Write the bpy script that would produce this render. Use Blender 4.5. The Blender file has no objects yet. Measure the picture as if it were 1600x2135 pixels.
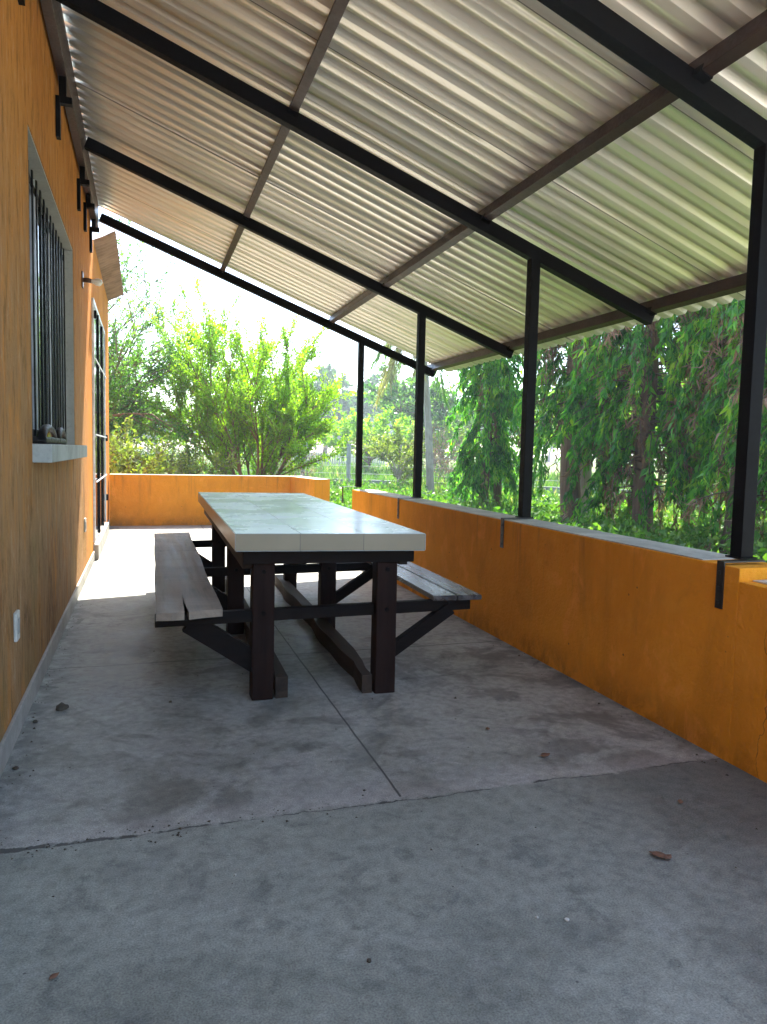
import bpy, bmesh, math, random
import numpy as np
from mathutils import Vector, Matrix
R_ = math.radians
sc = bpy.context.scene

# ------------------------------------------------------------------ camera
cam_d = bpy.data.cameras.new("camera")
cam = bpy.data.objects.new("camera", cam_d)
sc.collection.objects.link(cam)
sc.camera = cam
cam_d.sensor_fit = 'HORIZONTAL'
cam_d.sensor_width = 36.0
cam_d.lens = 1549.42 / 1600 * 36
cam_d.clip_start = 0.05
cam_d.clip_end = 1500
_r = Vector((0.95167974, -0.30627874, 0.02233857))
_u = Vector((0.00314619, 0.08246261, 0.99658919))
_f = Vector((0.30707618, 0.94836346, -0.07944161))
cam.matrix_world = Matrix(((_r.x, _u.x, -_f.x, 0.4879), (_r.y, _u.y, -_f.y, 0.0), (_r.z, _u.z, -_f.z, 1.15), (0, 0, 0, 1)))

# ------------------------------------------------------------------ light
SUN_DIR = Vector((0.22, 1.0, 1.42)).normalized()     # towards the sun
world = bpy.data.worlds.new("World")
sc.world = world
world.use_nodes = True
wn = world.node_tree
bg = wn.nodes['Background']
sky = wn.nodes.new('ShaderNodeTexSky')
sky.sky_type = 'NISHITA'
sky.sun_disc = False
sky.sun_elevation = math.asin(SUN_DIR.z)
sky.sun_rotation = math.atan2(SUN_DIR.x, SUN_DIR.y)
sky.air_density = 1.0
sky.dust_density = 1.0
sky.ozone_density = 1.0
wn.links.new(sky.outputs[0], bg.inputs[0])
bg.inputs[1].default_value = 0.08
sun_d = bpy.data.lights.new("sun", 'SUN')
sun_d.energy = 2.6
sun_d.angle = R_(0.5)
sun_d.color = (1.0, 0.95, 0.87)
sun = bpy.data.objects.new("sun", sun_d)
sc.collection.objects.link(sun)
sun.rotation_euler = (-SUN_DIR).to_track_quat('-Z', 'Y').to_euler()
sun.location = (3, 20, 30)

sc.view_settings.view_transform = 'Standard'
sc.view_settings.look = 'None'
sc.view_settings.gamma = 1
sc.view_settings.exposure = 3.3
sc.cycles.max_bounces = 8
sc.cycles.diffuse_bounces = 5
sc.cycles.glossy_bounces = 4
sc.cycles.transmission_bounces = 6
sc.cycles.volume_bounces = 0

# ------------------------------------------------------------------ material helpers
class NT:
    def __init__(s, name, rough=0.6, metallic=0.0, spec=0.5):
        s.m = bpy.data.materials.new(name); s.m.use_nodes = True
        s.t = s.m.node_tree; s.b = s.t.nodes['Principled BSDF']
        s.b.inputs['Roughness'].default_value = rough
        s.b.inputs['Metallic'].default_value = metallic
        s.b.inputs['Specular IOR Level'].default_value = spec
    def n(s, typ, **kw):
        nd = s.t.nodes.new(typ)
        for k, v in kw.items(): setattr(nd, k, v)
        return nd
    def link(s, a, b): s.t.links.new(a, b)
    def setin(s, sock, v):
        if isinstance(v, bpy.types.NodeSocket): s.link(v, sock)
        elif v is not None: sock.default_value = v
    def pos(s, kind='Object'):
        return s.n('ShaderNodeTexCoord').outputs[kind]
    def mapping(s, vec, scale=(1, 1, 1), loc=(0, 0, 0), rot=(0, 0, 0)):
        m = s.n('ShaderNodeMapping'); s.link(vec, m.inputs[0])
        m.inputs['Scale'].default_value = scale; m.inputs['Location'].default_value = loc
        m.inputs['Rotation'].default_value = rot
        return m.outputs[0]
    def noise(s, vec, scale, detail=4, rough=0.55, dist=0.0, out=0):
        k = s.n('ShaderNodeTexNoise'); s.link(vec, k.inputs['Vector'])
        k.inputs['Scale'].default_value = scale; k.inputs['Detail'].default_value = detail
        k.inputs['Roughness'].default_value = rough; k.inputs['Distortion'].default_value = dist
        return k.outputs[out]
    def voro(s, vec, scale, feature='F1', out='Distance', rnd=1.0):
        k = s.n('ShaderNodeTexVoronoi', feature=feature); s.link(vec, k.inputs['Vector'])
        k.inputs['Scale'].default_value = scale; k.inputs['Randomness'].default_value = rnd
        return k.outputs[out]
    def math(s, op, a, b=None, c=None, clamp=False):
        k = s.n('ShaderNodeMath', operation=op, use_clamp=clamp)
        s.setin(k.inputs[0], a); s.setin(k.inputs[1], b)
        if c is not None: s.setin(k.inputs[2], c)
        return k.outputs[0]
    def rng(s, v, a, b, c=0.0, d=1.0):
        k = s.n('ShaderNodeMapRange'); s.link(v, k.inputs[0])
        for i, x in enumerate((a, b, c, d)): k.inputs[i + 1].default_value = x
        return k.outputs[0]
    def smooth(s, v, a, b, c=0.0, d=1.0):
        k = s.n('ShaderNodeMapRange', interpolation_type='SMOOTHSTEP'); s.link(v, k.inputs[0])
        for i, x in enumerate((a, b, c, d)): k.inputs[i + 1].default_value = x
        return k.outputs[0]
    def sep(s, v):
        k = s.n('ShaderNodeSeparateXYZ'); s.link(v, k.inputs[0]); return k.outputs
    def mix(s, f, a, b, blend='MIX'):
        k = s.n('ShaderNodeMix', data_type='RGBA', blend_type=blend)
        s.setin(k.inputs[0], f)
        for i, v in ((6, a), (7, b)):
            if isinstance(v, tuple): v = v + (1,) if len(v) == 3 else v
            s.setin(k.inputs[i], v)
        return k.outputs[2]
    def ramp(s, f, stops):
        k = s.n('ShaderNodeValToRGB'); s.link(f, k.inputs[0]); e = k.color_ramp.elements
        while len(e) < len(stops): e.new(0.5)
        for i, (p, c) in enumerate(stops):
            e[i].position = p; e[i].color = c + (1,)
        return k.outputs[0]
    def col(s, c): s.setin(s.b.inputs['Base Color'], c + (1,) if isinstance(c, tuple) else c); return s
    def rough(s, v): s.setin(s.b.inputs['Roughness'], v); return s
    def bump(s, h, strength=0.3, dist=0.01):
        k = s.n('ShaderNodeBump'); k.inputs['Strength'].default_value = strength
        k.inputs['Distance'].default_value = dist; s.link(h, k.inputs['Height'])
        s.link(k.outputs[0], s.b.inputs['Normal']); return s

M = {}

# orange stucco
def stucco(name, base, dark, light, dirt=None, streak=False):
    a = NT(name, 0.88, spec=0.08); p = a.pos()
    n1 = a.noise(p, 1.3, 5, 0.6); n2 = a.noise(p, 9, 4, 0.6); n3 = a.noise(p, 70, 3, 0.6)
    c = a.mix(a.smooth(n1, 0.35, 0.68), dark, base)
    c = a.mix(a.math('MULTIPLY', a.smooth(n2, 0.45, 0.75), 0.45), c, light)
    if streak:
        # rain streaks, splashed mud and grime on the plaster
        y = a.sep(p)[1]; z = a.sep(p)[2]
        near = a.smooth(y, 8.0, 6.4, 0.05, 1.0)
        st = a.noise(a.mapping(p, (1, 3.2, 0.9)), 1.5, 8, 0.72, 0.5)
        st2 = a.noise(a.mapping(p, (1, 9, 2.6), (0, 3, 1)), 1.5, 8, 0.78, 0.3)
        low = a.smooth(z, 3.1, 1.4, 0.25, 1.0)
        m = a.math('MULTIPLY', a.math('MULTIPLY', a.smooth(st, 0.24, 0.54), low), near)
        c = a.mix(a.math('MULTIPLY', m, 0.9), c, dirt)
        sm = a.smooth(a.noise(a.mapping(p, (1, 1.3, 0.7), (0, 0.2, 0)), 1.3, 7, 0.75, 0.5), 0.52, 0.66)
        sm = a.math('MULTIPLY', a.math('MULTIPLY', sm, a.smooth(z, 1.5, 0.4)), near)
        c = a.mix(a.math('MULTIPLY', sm, 0.8), c, (0.12, 0.058, 0.022))
        c = a.mix(a.math('MULTIPLY', a.math('MULTIPLY', a.smooth(st2, 0.50, 0.64), near), 0.7), c, (0.16, 0.08, 0.025))
        c = a.mix(a.math('MULTIPLY', a.math('MULTIPLY', a.smooth(st2, 0.46, 0.34), near), 0.5), c, (0.50, 0.34, 0.21))
        ol = a.math('MULTIPLY', a.smooth(a.noise(p, 1.7, 4, 0.6), 0.52, 0.66), a.smooth(z, 2.0, 0.6))
        c = a.mix(a.math('MULTIPLY', ol, 0.4), c, (0.24, 0.17, 0.06))
        n3 = a.noise(a.mapping(p, (1, 1, 0.55)), 55, 5, 0.7)
    else:
        z = a.sep(p)[2]; y = a.sep(p)[1]; x = a.sep(p)[0]
        n5 = a.noise(a.mapping(p, (1, 1, 0.7), (3, 1, 2)), 4.5, 7, 0.7, 0.4)
        foot = a.math('MULTIPLY', a.smooth(z, 0.20, 0.0), a.smooth(n5, 0.36, 0.58))
        c = a.mix(a.math('MULTIPLY', foot, 0.8), c, tuple(x_ * 0.42 for x_ in base))
        sc_ = a.noise(a.mapping(p, (1, 1, 0.35)), 2.2, 6, 0.7, 0.4)
        c = a.mix(a.math('MULTIPLY', a.smooth(sc_, 0.50, 0.70), 0.5), c, tuple(x_ * 0.62 for x_ in base))
        c = a.mix(a.math('MULTIPLY', a.smooth(n5, 0.54, 0.68), 0.4), c, tuple(x_ * 1.25 for x_ in base[:2]) + (0.07,))
        c = a.mix(a.math('MULTIPLY', a.smooth(n5, 0.44, 0.34), 0.35), c, tuple(x_ * 0.66 for x_ in base))
        sp = a.math('MULTIPLY', a.smooth(a.voro(p, 9.0), 0.06, 0.03), a.smooth(a.noise(p, 2.1, 2), 0.50, 0.58))
        c = a.mix(sp, c, (0.12, 0.05, 0.015))
        vc = a.math('ABSOLUTE', a.math('SUBTRACT', y, a.math('ADD', 2.06, a.math('MULTIPLY', a.math('SUBTRACT', a.noise(p, 5.0, 4), 0.5), 0.14))))
        vc = a.math('MULTIPLY', a.math('LESS_THAN', vc, 0.0014), a.math('LESS_THAN', z, 0.56))
        c = a.mix(a.math('MULTIPLY', vc, 0.6), c, (0.10, 0.04, 0.012))
        # drips below the coping
        dp = a.math('MULTIPLY', a.smooth(a.noise(a.mapping(p, (14, 14, 0.8)), 1.0, 5, 0.6), 0.55, 0.70), a.smooth(z, 0.25, 0.72))
        c = a.mix(a.math('MULTIPLY', dp, 0.45), c, (0.22, 0.09, 0.025))
    a.col(c)
    n7 = a.noise(a.mapping(p, (1, 1, 1), (1, 4, 2)), 22, 5, 0.65, 0.6)
    h = a.math('ADD', a.math('MULTIPLY', n3, 0.7), a.math('ADD', a.math('MULTIPLY', n2, 0.9), a.math('MULTIPLY', n7, 1.0)))
    a.bump(h, 0.75, 0.010)
    return a.m
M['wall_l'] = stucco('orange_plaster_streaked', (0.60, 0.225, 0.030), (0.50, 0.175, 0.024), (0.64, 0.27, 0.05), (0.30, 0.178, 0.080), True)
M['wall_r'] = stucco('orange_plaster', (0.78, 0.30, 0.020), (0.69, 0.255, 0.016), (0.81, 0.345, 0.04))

# porch floor
a = NT('porch_concrete', 0.62, spec=0.4); p = a.pos(); x, y, z = a.sep(p)
n1 = a.noise(p, 0.75, 6, 0.6, 0.35); n2 = a.noise(p, 3.1, 6, 0.65, 0.7); n3 = a.noise(p, 26, 4, 0.6); n4 = a.noise(p, 210, 3, 0.6)
n5 = a.noise(a.mapping(p, (1, 1, 1), (1.3, 7.7, 0)), 7.5, 7, 0.72, 0.5); n6 = a.noise(a.mapping(p, (1, 1, 1), (5, 2, 0)), 0.55, 5, 0.6, 0.8)
fard = a.ramp(n1, [(0.30, (0.165, 0.162, 0.135)), (0.48, (0.265, 0.268, 0.225)), (0.66, (0.37, 0.372, 0.315))])
fard = a.mix(a.math('MULTIPLY', a.smooth(n2, 0.40, 0.62), 0.45), fard, (0.36, 0.35, 0.32))
fard = a.mix(a.math('MULTIPLY', a.smooth(n2, 0.48, 0.36), 0.55), fard, (0.12, 0.117, 0.10))
fard = a.mix(a.math('MULTIPLY', a.smooth(n5, 0.46, 0.34), 0.45), fard, (0.10, 0.097, 0.083))
fard = a.mix(a.math('MULTIPLY', a.smooth(n5, 0.54, 0.68), 0.35), fard, (0.40, 0.39, 0.36))
stn = a.noise(a.mapping(p, (1, 1, 1), (4.3, 1.7, 0)), 1.9, 6, 0.62, 1.2)
fard = a.mix(a.math('MULTIPLY', a.smooth(stn, 0.53, 0.64), 0.6), fard, (0.11, 0.106, 0.09))
# damp dark blotches along the low wall
bl = a.math('MULTIPLY', a.smooth(a.noise(a.mapping(p, (1, 1, 1), (9, 3, 0)), 3.4, 6, 0.62, 0.5), 0.48, 0.58), a.smooth(x, 1.6, 2.15))
bl = a.math('MULTIPLY', bl, a.smooth(y, 4.6, 3.4))
fard = a.mix(a.math('MULTIPLY', bl, 0.6), fard, (0.085, 0.080, 0.070))
neard = a.ramp(n1, [(0.30, (0.110, 0.117, 0.096)), (0.5, (0.186, 0.196, 0.158)), (0.68, (0.258, 0.268, 0.220))])
neard = a.mix(a.math('MULTIPLY', a.smooth(n6, 0.44, 0.60), 0.55), neard, (0.315, 0.325, 0.272))
neard = a.mix(a.math('MULTIPLY', a.smooth(n2, 0.46, 0.36), 0.4), neard, (0.11, 0.116, 0.104))
neard = a.mix(a.math('MULTIPLY', a.smooth(n5, 0.47, 0.36), 0.5), neard, (0.10, 0.105, 0.094))
neard = a.mix(a.math('MULTIPLY', a.smooth(n5, 0.55, 0.68), 0.25), neard, (0.32, 0.33, 0.30))
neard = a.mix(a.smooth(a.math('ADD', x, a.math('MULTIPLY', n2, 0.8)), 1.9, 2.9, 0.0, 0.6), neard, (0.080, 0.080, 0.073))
jw = a.math('MULTIPLY', a.math('SUBTRACT', a.noise(p, 3.0, 5, 0.6), 0.5), 0.085)
jl = a.math('SUBTRACT', a.math('SUBTRACT', y, 2.245), jw)
jl = a.math('ADD', jl, a.math('MULTIPLY', a.math('SUBTRACT', n3, 0.5), 0.03))
c = a.mix(a.smooth(jl, -0.02, 0.03), neard, fard)
lip = a.math('MULTIPLY', a.smooth(jl, 0.0, 0.02), a.smooth(jl, 0.16, 0.03))
c = a.mix(a.math('MULTIPLY', lip, 0.35), c, (0.42, 0.39, 0.35))
fine = a.ramp(n3, [(0.3, (0.74, 0.74, 0.74)), (0.52, (1, 1, 1)), (0.72, (1.18, 1.18, 1.17))])
c = a.mix(1.0, c, fine, 'MULTIPLY')
fine2 = a.ramp(n4, [(0.3, (0.58, 0.58, 0.58)), (0.5, (1, 1, 1)), (0.72, (1.45, 1.45, 1.45))])
c = a.mix(a.smooth(y, 5.0, 2.0, 0.25, 0.9), c, a.mix(1.0, c, fine2, 'MULTIPLY'))
# cracks and joints
wid = a.math('ADD', a.smooth(x, 0.9, -0.1, 0.0022, 0.013), a.math('MULTIPLY', a.smooth(n2, 0.45, 0.7), 0.004))
cr = a.math('LESS_THAN', a.math('ABSOLUTE', jl), wid)
cr = a.math('MULTIPLY', cr, a.smooth(a.noise(p, 6, 4, 0.7), 0.40, 0.50))
jx = a.math('ABSOLUTE', a.math('SUBTRACT', x, a.math('ADD', 1.306, a.math('MULTIPLY', a.math('SUBTRACT', a.noise(p, 5, 3), 0.5), 0.010))))
j1 = a.math('MULTIPLY', a.math('LESS_THAN', jx, 0.0042), a.math('GREATER_THAN', y, 2.27))
jy = a.math('ABSOLUTE', a.math('SUBTRACT', y, a.math('ADD', 4.09, a.math('MULTIPLY', a.math('SUBTRACT', a.noise(p, 4, 3), 0.5), 0.03))))
j2 = a.math('MULTIPLY', a.math('LESS_THAN', jy, 0.006), 0.8)
j2b = a.math('MULTIPLY', a.math('LESS_THAN', a.math('ABSOLUTE', a.math('SUBTRACT', y, 7.9)), 0.006), 0.8)
hv = a.voro(a.mapping(p, (1, 1, 1), (2, 5, 0)), 0.42, 'DISTANCE_TO_EDGE')
hv = a.math('MULTIPLY', a.math('LESS_THAN', a.math('ADD', hv, a.math('MULTIPLY', a.math('SUBTRACT', n2, 0.5), 0.05)), 0.0016), a.smooth(n1, 0.5, 0.56))
hv = a.math('MULTIPLY', hv, 0.6)
J = a.math('MAXIMUM', a.math('MAXIMUM', cr, j1), a.math('MAXIMUM', j2, j2b))
J = a.math('MAXIMUM', J, hv)
c = a.mix(a.math('MULTIPLY', J, 0.85), c, (0.030, 0.030, 0.027))
# grime next to the walls
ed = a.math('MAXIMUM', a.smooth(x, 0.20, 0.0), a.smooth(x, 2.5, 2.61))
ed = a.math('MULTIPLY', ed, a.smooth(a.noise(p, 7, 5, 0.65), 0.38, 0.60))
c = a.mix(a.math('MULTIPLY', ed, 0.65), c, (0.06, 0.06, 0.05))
spk = a.math('MULTIPLY', a.math('LESS_THAN', a.voro(p, 14.0), 0.05), a.math('GREATER_THAN', a.noise(p, 5.3, 1), 0.56))
c = a.mix(a.math('MULTIPLY', spk, 0.8), c, (0.05, 0.047, 0.04))
a.col(c)
a.rough(a.rng(n2, 0.3, 0.7, 0.48, 0.72))
h = a.math('ADD', a.math('MULTIPLY', n3, 0.5), a.math('MULTIPLY', n4, 0.45))
h = a.math('SUBTRACT', h, a.math('MULTIPLY', J, 2.5))
h = a.math('ADD', h, a.math('MULTIPLY', n2, 0.7))
a.bump(h, 0.38, 0.004)
M['floor'] = a.m

def concrete(name, base, var=0.35, rough=0.85, sc_=1.0):
    a = NT(name, rough, spec=0.3); p = a.pos()
    n1 = a.noise(p, 3 * sc_, 6, 0.65, 0.4); n2 = a.noise(p, 40 * sc_, 3, 0.6)
    c = a.mix(a.smooth(n1, 0.3, 0.7), tuple(v * (1 - var) for v in base), tuple(min(1, v * (1 + var * 0.5)) for v in base))
    c = a.mix(a.math('MULTIPLY', a.smooth(n2, 0.5, 0.7), 0.35), c, tuple(v * 0.6 for v in base))
    a.col(c).bump(a.math('ADD', n1, n2), 0.4, 0.005)
    return a.m
M['added_bounce_yard'] = concrete('pale_bounce_concrete', (0.62, 0.60, 0.56), 0.15)  # kept pale so the added paving throws more sunlight into the porch
M['coping'] = concrete('grey_cement', (0.54, 0.52, 0.44))
M['sill'] = concrete('painted_cement', (0.40, 0.44, 0.42), 0.25)
M['base'] = concrete('baseboard_tile', (0.36, 0.335, 0.285), 0.3, 0.6)
M['jamb'] = concrete('grey_paint', (0.33, 0.33, 0.30), 0.12, 0.8)
M['block'] = concrete('garden_wall_cement', (0.24, 0.25, 0.24), 0.45)
M['post_c'] = concrete('concrete_post', (0.30, 0.31, 0.31), 0.3)

# galvanised roofing
a = NT('galvanised_sheet', 0.30, 0.42); p = a.pos()
n1 = a.noise(a.mapping(p, (0.5, 7.4, 1)), 1.0, 3, 0.6); n2 = a.noise(a.mapping(p, (0.7, 1, 1)), 1.1, 3, 0.5)
c = a.mix(a.smooth(n1, 0.25, 0.75), (0.82, 0.765, 0.67), (0.90, 0.85, 0.76))
lp = a.math('FRACT', a.math('DIVIDE', a.math('SUBTRACT', a.sep(p)[1], 1.752), 0.945))
c = a.mix(a.math('MULTIPLY', a.math('LESS_THAN', lp, 0.006), 0.75), c, (0.12, 0.10, 0.08))
c = a.mix(a.math('MULTIPLY', a.smooth(a.noise(a.mapping(p, (0.9, 5, 1), (2, 0, 0)), 2.0, 6, 0.7), 0.60, 0.74), 0.35), c, (0.45, 0.38, 0.30))
a.col(c).rough(a.rng(n2, 0.2, 0.8, 0.30, 0.36))
M['sheet'] = a.m
a = NT('weathered_brown_sheet', 0.7, 0.1); p = a.pos()
a.col(a.mix(a.smooth(a.noise(p, 4, 5, 0.6), 0.35, 0.65), (0.22, 0.14, 0.09), (0.34, 0.22, 0.15)))
M['rusty'] = a.m

def paint(name, base, rough=0.3, wear=0.0, wearc=(0.3, 0.2, 0.12), spec=0.5):
    a = NT(name, rough, spec=spec); p = a.pos(); n = a.noise(p, 7, 5, 0.65, 0.3); n2 = a.noise(p, 60, 3)
    c = a.mix(a.smooth(n, 0.3, 0.7), tuple(v * 0.75 for v in base), tuple(v * 1.25 for v in base))
    if wear: c = a.mix(a.math('MULTIPLY', a.smooth(n, 0.60, 0.74), wear), c, wearc)
    a.col(c).rough(a.rng(n2, 0.3, 0.7, rough * 0.8, rough * 1.3)).bump(n, 0.10, 0.004)
    return a.m
M['black'] = paint('black_enamel_steel', (0.0028, 0.0025, 0.0024), 0.5, spec=0.07)
M['brown'] = paint('brown_primer_steel', (0.038, 0.019, 0.014), 0.4, 0.4, (0.09, 0.05, 0.035), 0.3)
M['strap'] = paint('worn_black_iron', (0.016, 0.014, 0.013), 0.4, 0.5, (0.10, 0.085, 0.075))
M['alu'] = paint('aluminium_trim', (0.62, 0.64, 0.66), 0.35)
M['white'] = paint('white_plastic', (0.50, 0.49, 0.43), 0.5)
M['rubber'] = paint('black_rubber', (0.004, 0.004, 0.0045), 0.5, spec=0.2)

# wood
def wood(name, c0, c1, axis=1, rough=0.6, spec=0.4, sc_=1.0, holes=False):
    a = NT(name, rough, spec=spec); p = a.pos()
    s = [14, 14, 14]; s[axis] = 1.1
    g = a.noise(a.mapping(p, tuple(v * sc_ for v in s)), 1.0, 7, 0.65, 0.6)
    g2 = a.noise(a.mapping(p, tuple(v * sc_ * 3.2 for v in s)), 1.0, 4, 0.6)
    b_ = a.noise(p, 2.2, 4, 0.6, 0.6)
    c = a.mix(a.smooth(g, 0.32, 0.68), c0, c1)
    c = a.mix(a.math('MULTIPLY', a.smooth(g2, 0.5, 0.72), 0.5), c, tuple(v * 0.45 for v in c0))
    c = a.mix(a.math('MULTIPLY', a.smooth(b_, 0.45, 0.7), 0.5), c, tuple(v * 1.25 for v in c1))
    if holes:
        k = a.math('LESS_THAN', a.voro(a.mapping(p, (1, 0.8, 1)), 5.0), 0.055)
        c = a.mix(a.math('MULTIPLY', k, 0.8), c, (0.02, 0.015, 0.012))
        sw = a.noise(a.mapping(p, (1.2, 14, 1)), 1.3, 4, 0.6, 0.5)
        c = a.mix(a.math('MULTIPLY', a.smooth(sw, 0.58, 0.68), 0.35), c, (0.06, 0.05, 0.045))
    a.col(c).rough(a.rng(g, 0.3, 0.7, rough * 0.8, min(1, rough * 1.2))).bump(a.math('ADD', g, a.math('MULTIPLY', g2, 0.5)), 0.6, 0.006)
    return a.m
M['dark_z'] = wood('dark_stained_timber_upright', (0.010, 0.0045, 0.0032), (0.022, 0.011, 0.008), 2, 0.75, 0.12)
M['dark_x'] = wood('dark_stained_timber_cross', (0.005, 0.0035, 0.003), (0.012, 0.008, 0.006), 0, 0.75, 0.12)
M['dark_y'] = wood('dark_stained_timber_long', (0.012, 0.008, 0.006), (0.032, 0.020, 0.014), 1, 0.7, 0.2)
M['runner'] = wood('worn_stained_timber', (0.018, 0.012, 0.009), (0.055, 0.038, 0.026), 1, 0.7, 0.2)
M['bench_l'] = wood('weathered_grey_timber', (0.085, 0.062, 0.042), (0.26, 0.205, 0.150), 1, 0.65, 0.35, 0.8, True)
# glossy stained bench, crazed
a = NT('varnished_dark_timber', 0.2); p = a.pos()
g = a.noise(a.mapping(p, (14, 1.1, 14)), 1.0, 6, 0.6, 0.5)
cz = a.voro(a.mapping(p, (1.0, 1.0, 1)), 55, 'DISTANCE_TO_EDGE')
a.col(a.mix(a.smooth(g, 0.35, 0.65), (0.030, 0.024, 0.022), (0.085, 0.072, 0.066)))
a.rough(a.rng(g, 0.3, 0.7, 0.20, 0.38)).bump(a.math('ADD', a.math('MULTIPLY', a.math('MINIMUM', cz, 0.12), 5), g), 0.5, 0.004)
M['bench_r'] = a.m

# table tiles (uv: u across 0..1, v along 0..1)
def tiles(name, side=False):
    a = NT(name, 0.1, spec=0.45); uv = a.pos('UV'); u, v, _ = a.sep(uv)
    p = a.pos(); n1 = a.noise(p, 2.5, 4, 0.6); n2 = a.noise(p, 30, 3)
    cu = a.math('MULTIPLY', u, 3.0); cv = a.math('MULTIPLY', v, 11.0)
    fu = a.math('FRACT', cu); fv = a.math('FRACT', cv)
    gu = a.math('LESS_THAN', a.math('MINIMUM', fu, a.math('SUBTRACT', 1, fu)), 0.006)
    gv = a.math('LESS_THAN', a.math('MINIMUM', fv, a.math('SUBTRACT', 1, fv)), 0.006)
    cell = a.n('ShaderNodeCombineXYZ'); a.link(a.math('FLOOR', cu), cell.inputs[0]); a.link(a.math('FLOOR', cv), cell.inputs[1])
    wn_ = a.n('ShaderNodeTexWhiteNoise', noise_dimensions='2D'); a.link(cell.outputs[0], wn_.inputs['Vector']); rv = wn_.outputs['Value']
    if side:
        c = a.mix(rv, (0.21, 0.185, 0.125), (0.25, 0.22, 0.15)); g = gv
        c = a.mix(a.math('MULTIPLY', a.smooth(n1, 0.4, 0.7), 0.4), c, (0.17, 0.15, 0.10))
        a.b.inputs['Roughness'].default_value = 0.3
        vn = a.noise(a.mapping(p, (6, 6, 1)), 3.0, 4)
        c = a.mix(a.math('MULTIPLY', a.smooth(vn, 0.6, 0.75), 0.3), c, (0.12, 0.10, 0.07))
    else:
        c = a.mix(rv, (0.42, 0.51, 0.53), (0.48, 0.57, 0.59))
        mid = a.math('MULTIPLY', a.math('COMPARE', a.math('FLOOR', cu), 1.0, 0.1), a.math('MULTIPLY', a.math('GREATER_THAN', v, 0.273), a.math('LESS_THAN', v, 0.818)))
        c = a.mix(a.math('MULTIPLY', mid, 0.85), c, (0.34, 0.46, 0.35))
        sv = a.noise(a.mapping(p, (3, 26, 3)), 1.0, 4, 0.6, 0.3)
        c = a.mix(a.math('MULTIPLY', a.smooth(sv, 0.4, 0.8), 0.25), c, (0.34, 0.42, 0.42))
        g = a.math('MAXIMUM', gu, gv)
        sp = a.math('LESS_THAN', a.voro(p, 7.0), 0.03)
        c = a.mix(a.math('MULTIPLY', sp, 0.6), c, (0.12, 0.10, 0.08))
    c = a.mix(a.math('MULTIPLY', g, 0.75), c, (0.09, 0.085, 0.075))
    a.col(c)
    if not side: a.rough(a.math('ADD', a.rng(n1, 0.3, 0.7, 0.20, 0.34), a.math('MULTIPLY', g, 0.5)))
    a.bump(a.math('SUBTRACT', a.math('MULTIPLY', n2, 0.06), g), 0.25, 0.004)
    return a.m
M['tile'] = tiles('pale_green_glazed_tile'); M['tile_side'] = tiles('cream_tile_edge', True)

a = NT('window_glass', 0.02); a.col((0.06, 0.075, 0.10)); a.b.inputs['IOR'].default_value = 2.4
M['glass'] = a.m
a = NT('door_glass', 0.08); a.col((0.012, 0.016, 0.022)); M['doorglass'] = a.m
a = NT('amber_lens', 0.08); a.col((0.50, 0.17, 0.02)); a.b.inputs['Transmission Weight'].default_value = 0.35; M['amber'] = a.m
a = NT('bulb_glass', 0.15); a.col((0.72, 0.70, 0.64)); M['bulb'] = a.m
M['socket'] = paint('brown_bakelite', (0.09, 0.04, 0.02), 0.4)

# ground
a = NT('garden_soil_and_grass', 0.95, spec=0.1); p = a.pos()
n1 = a.noise(p, 0.35, 6, 0.65); n2 = a.noise(p, 6, 5, 0.7)
c = a.mix(a.smooth(n1, 0.38, 0.6), (0.075, 0.125, 0.022), (0.17, 0.21, 0.06))
c = a.mix(a.math('MULTIPLY', a.smooth(n2, 0.52, 0.7), 0.6), c, (0.20, 0.15, 0.09))
a.col(c).bump(n2, 0.8, 0.05); M['ground'] = a.m

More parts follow.
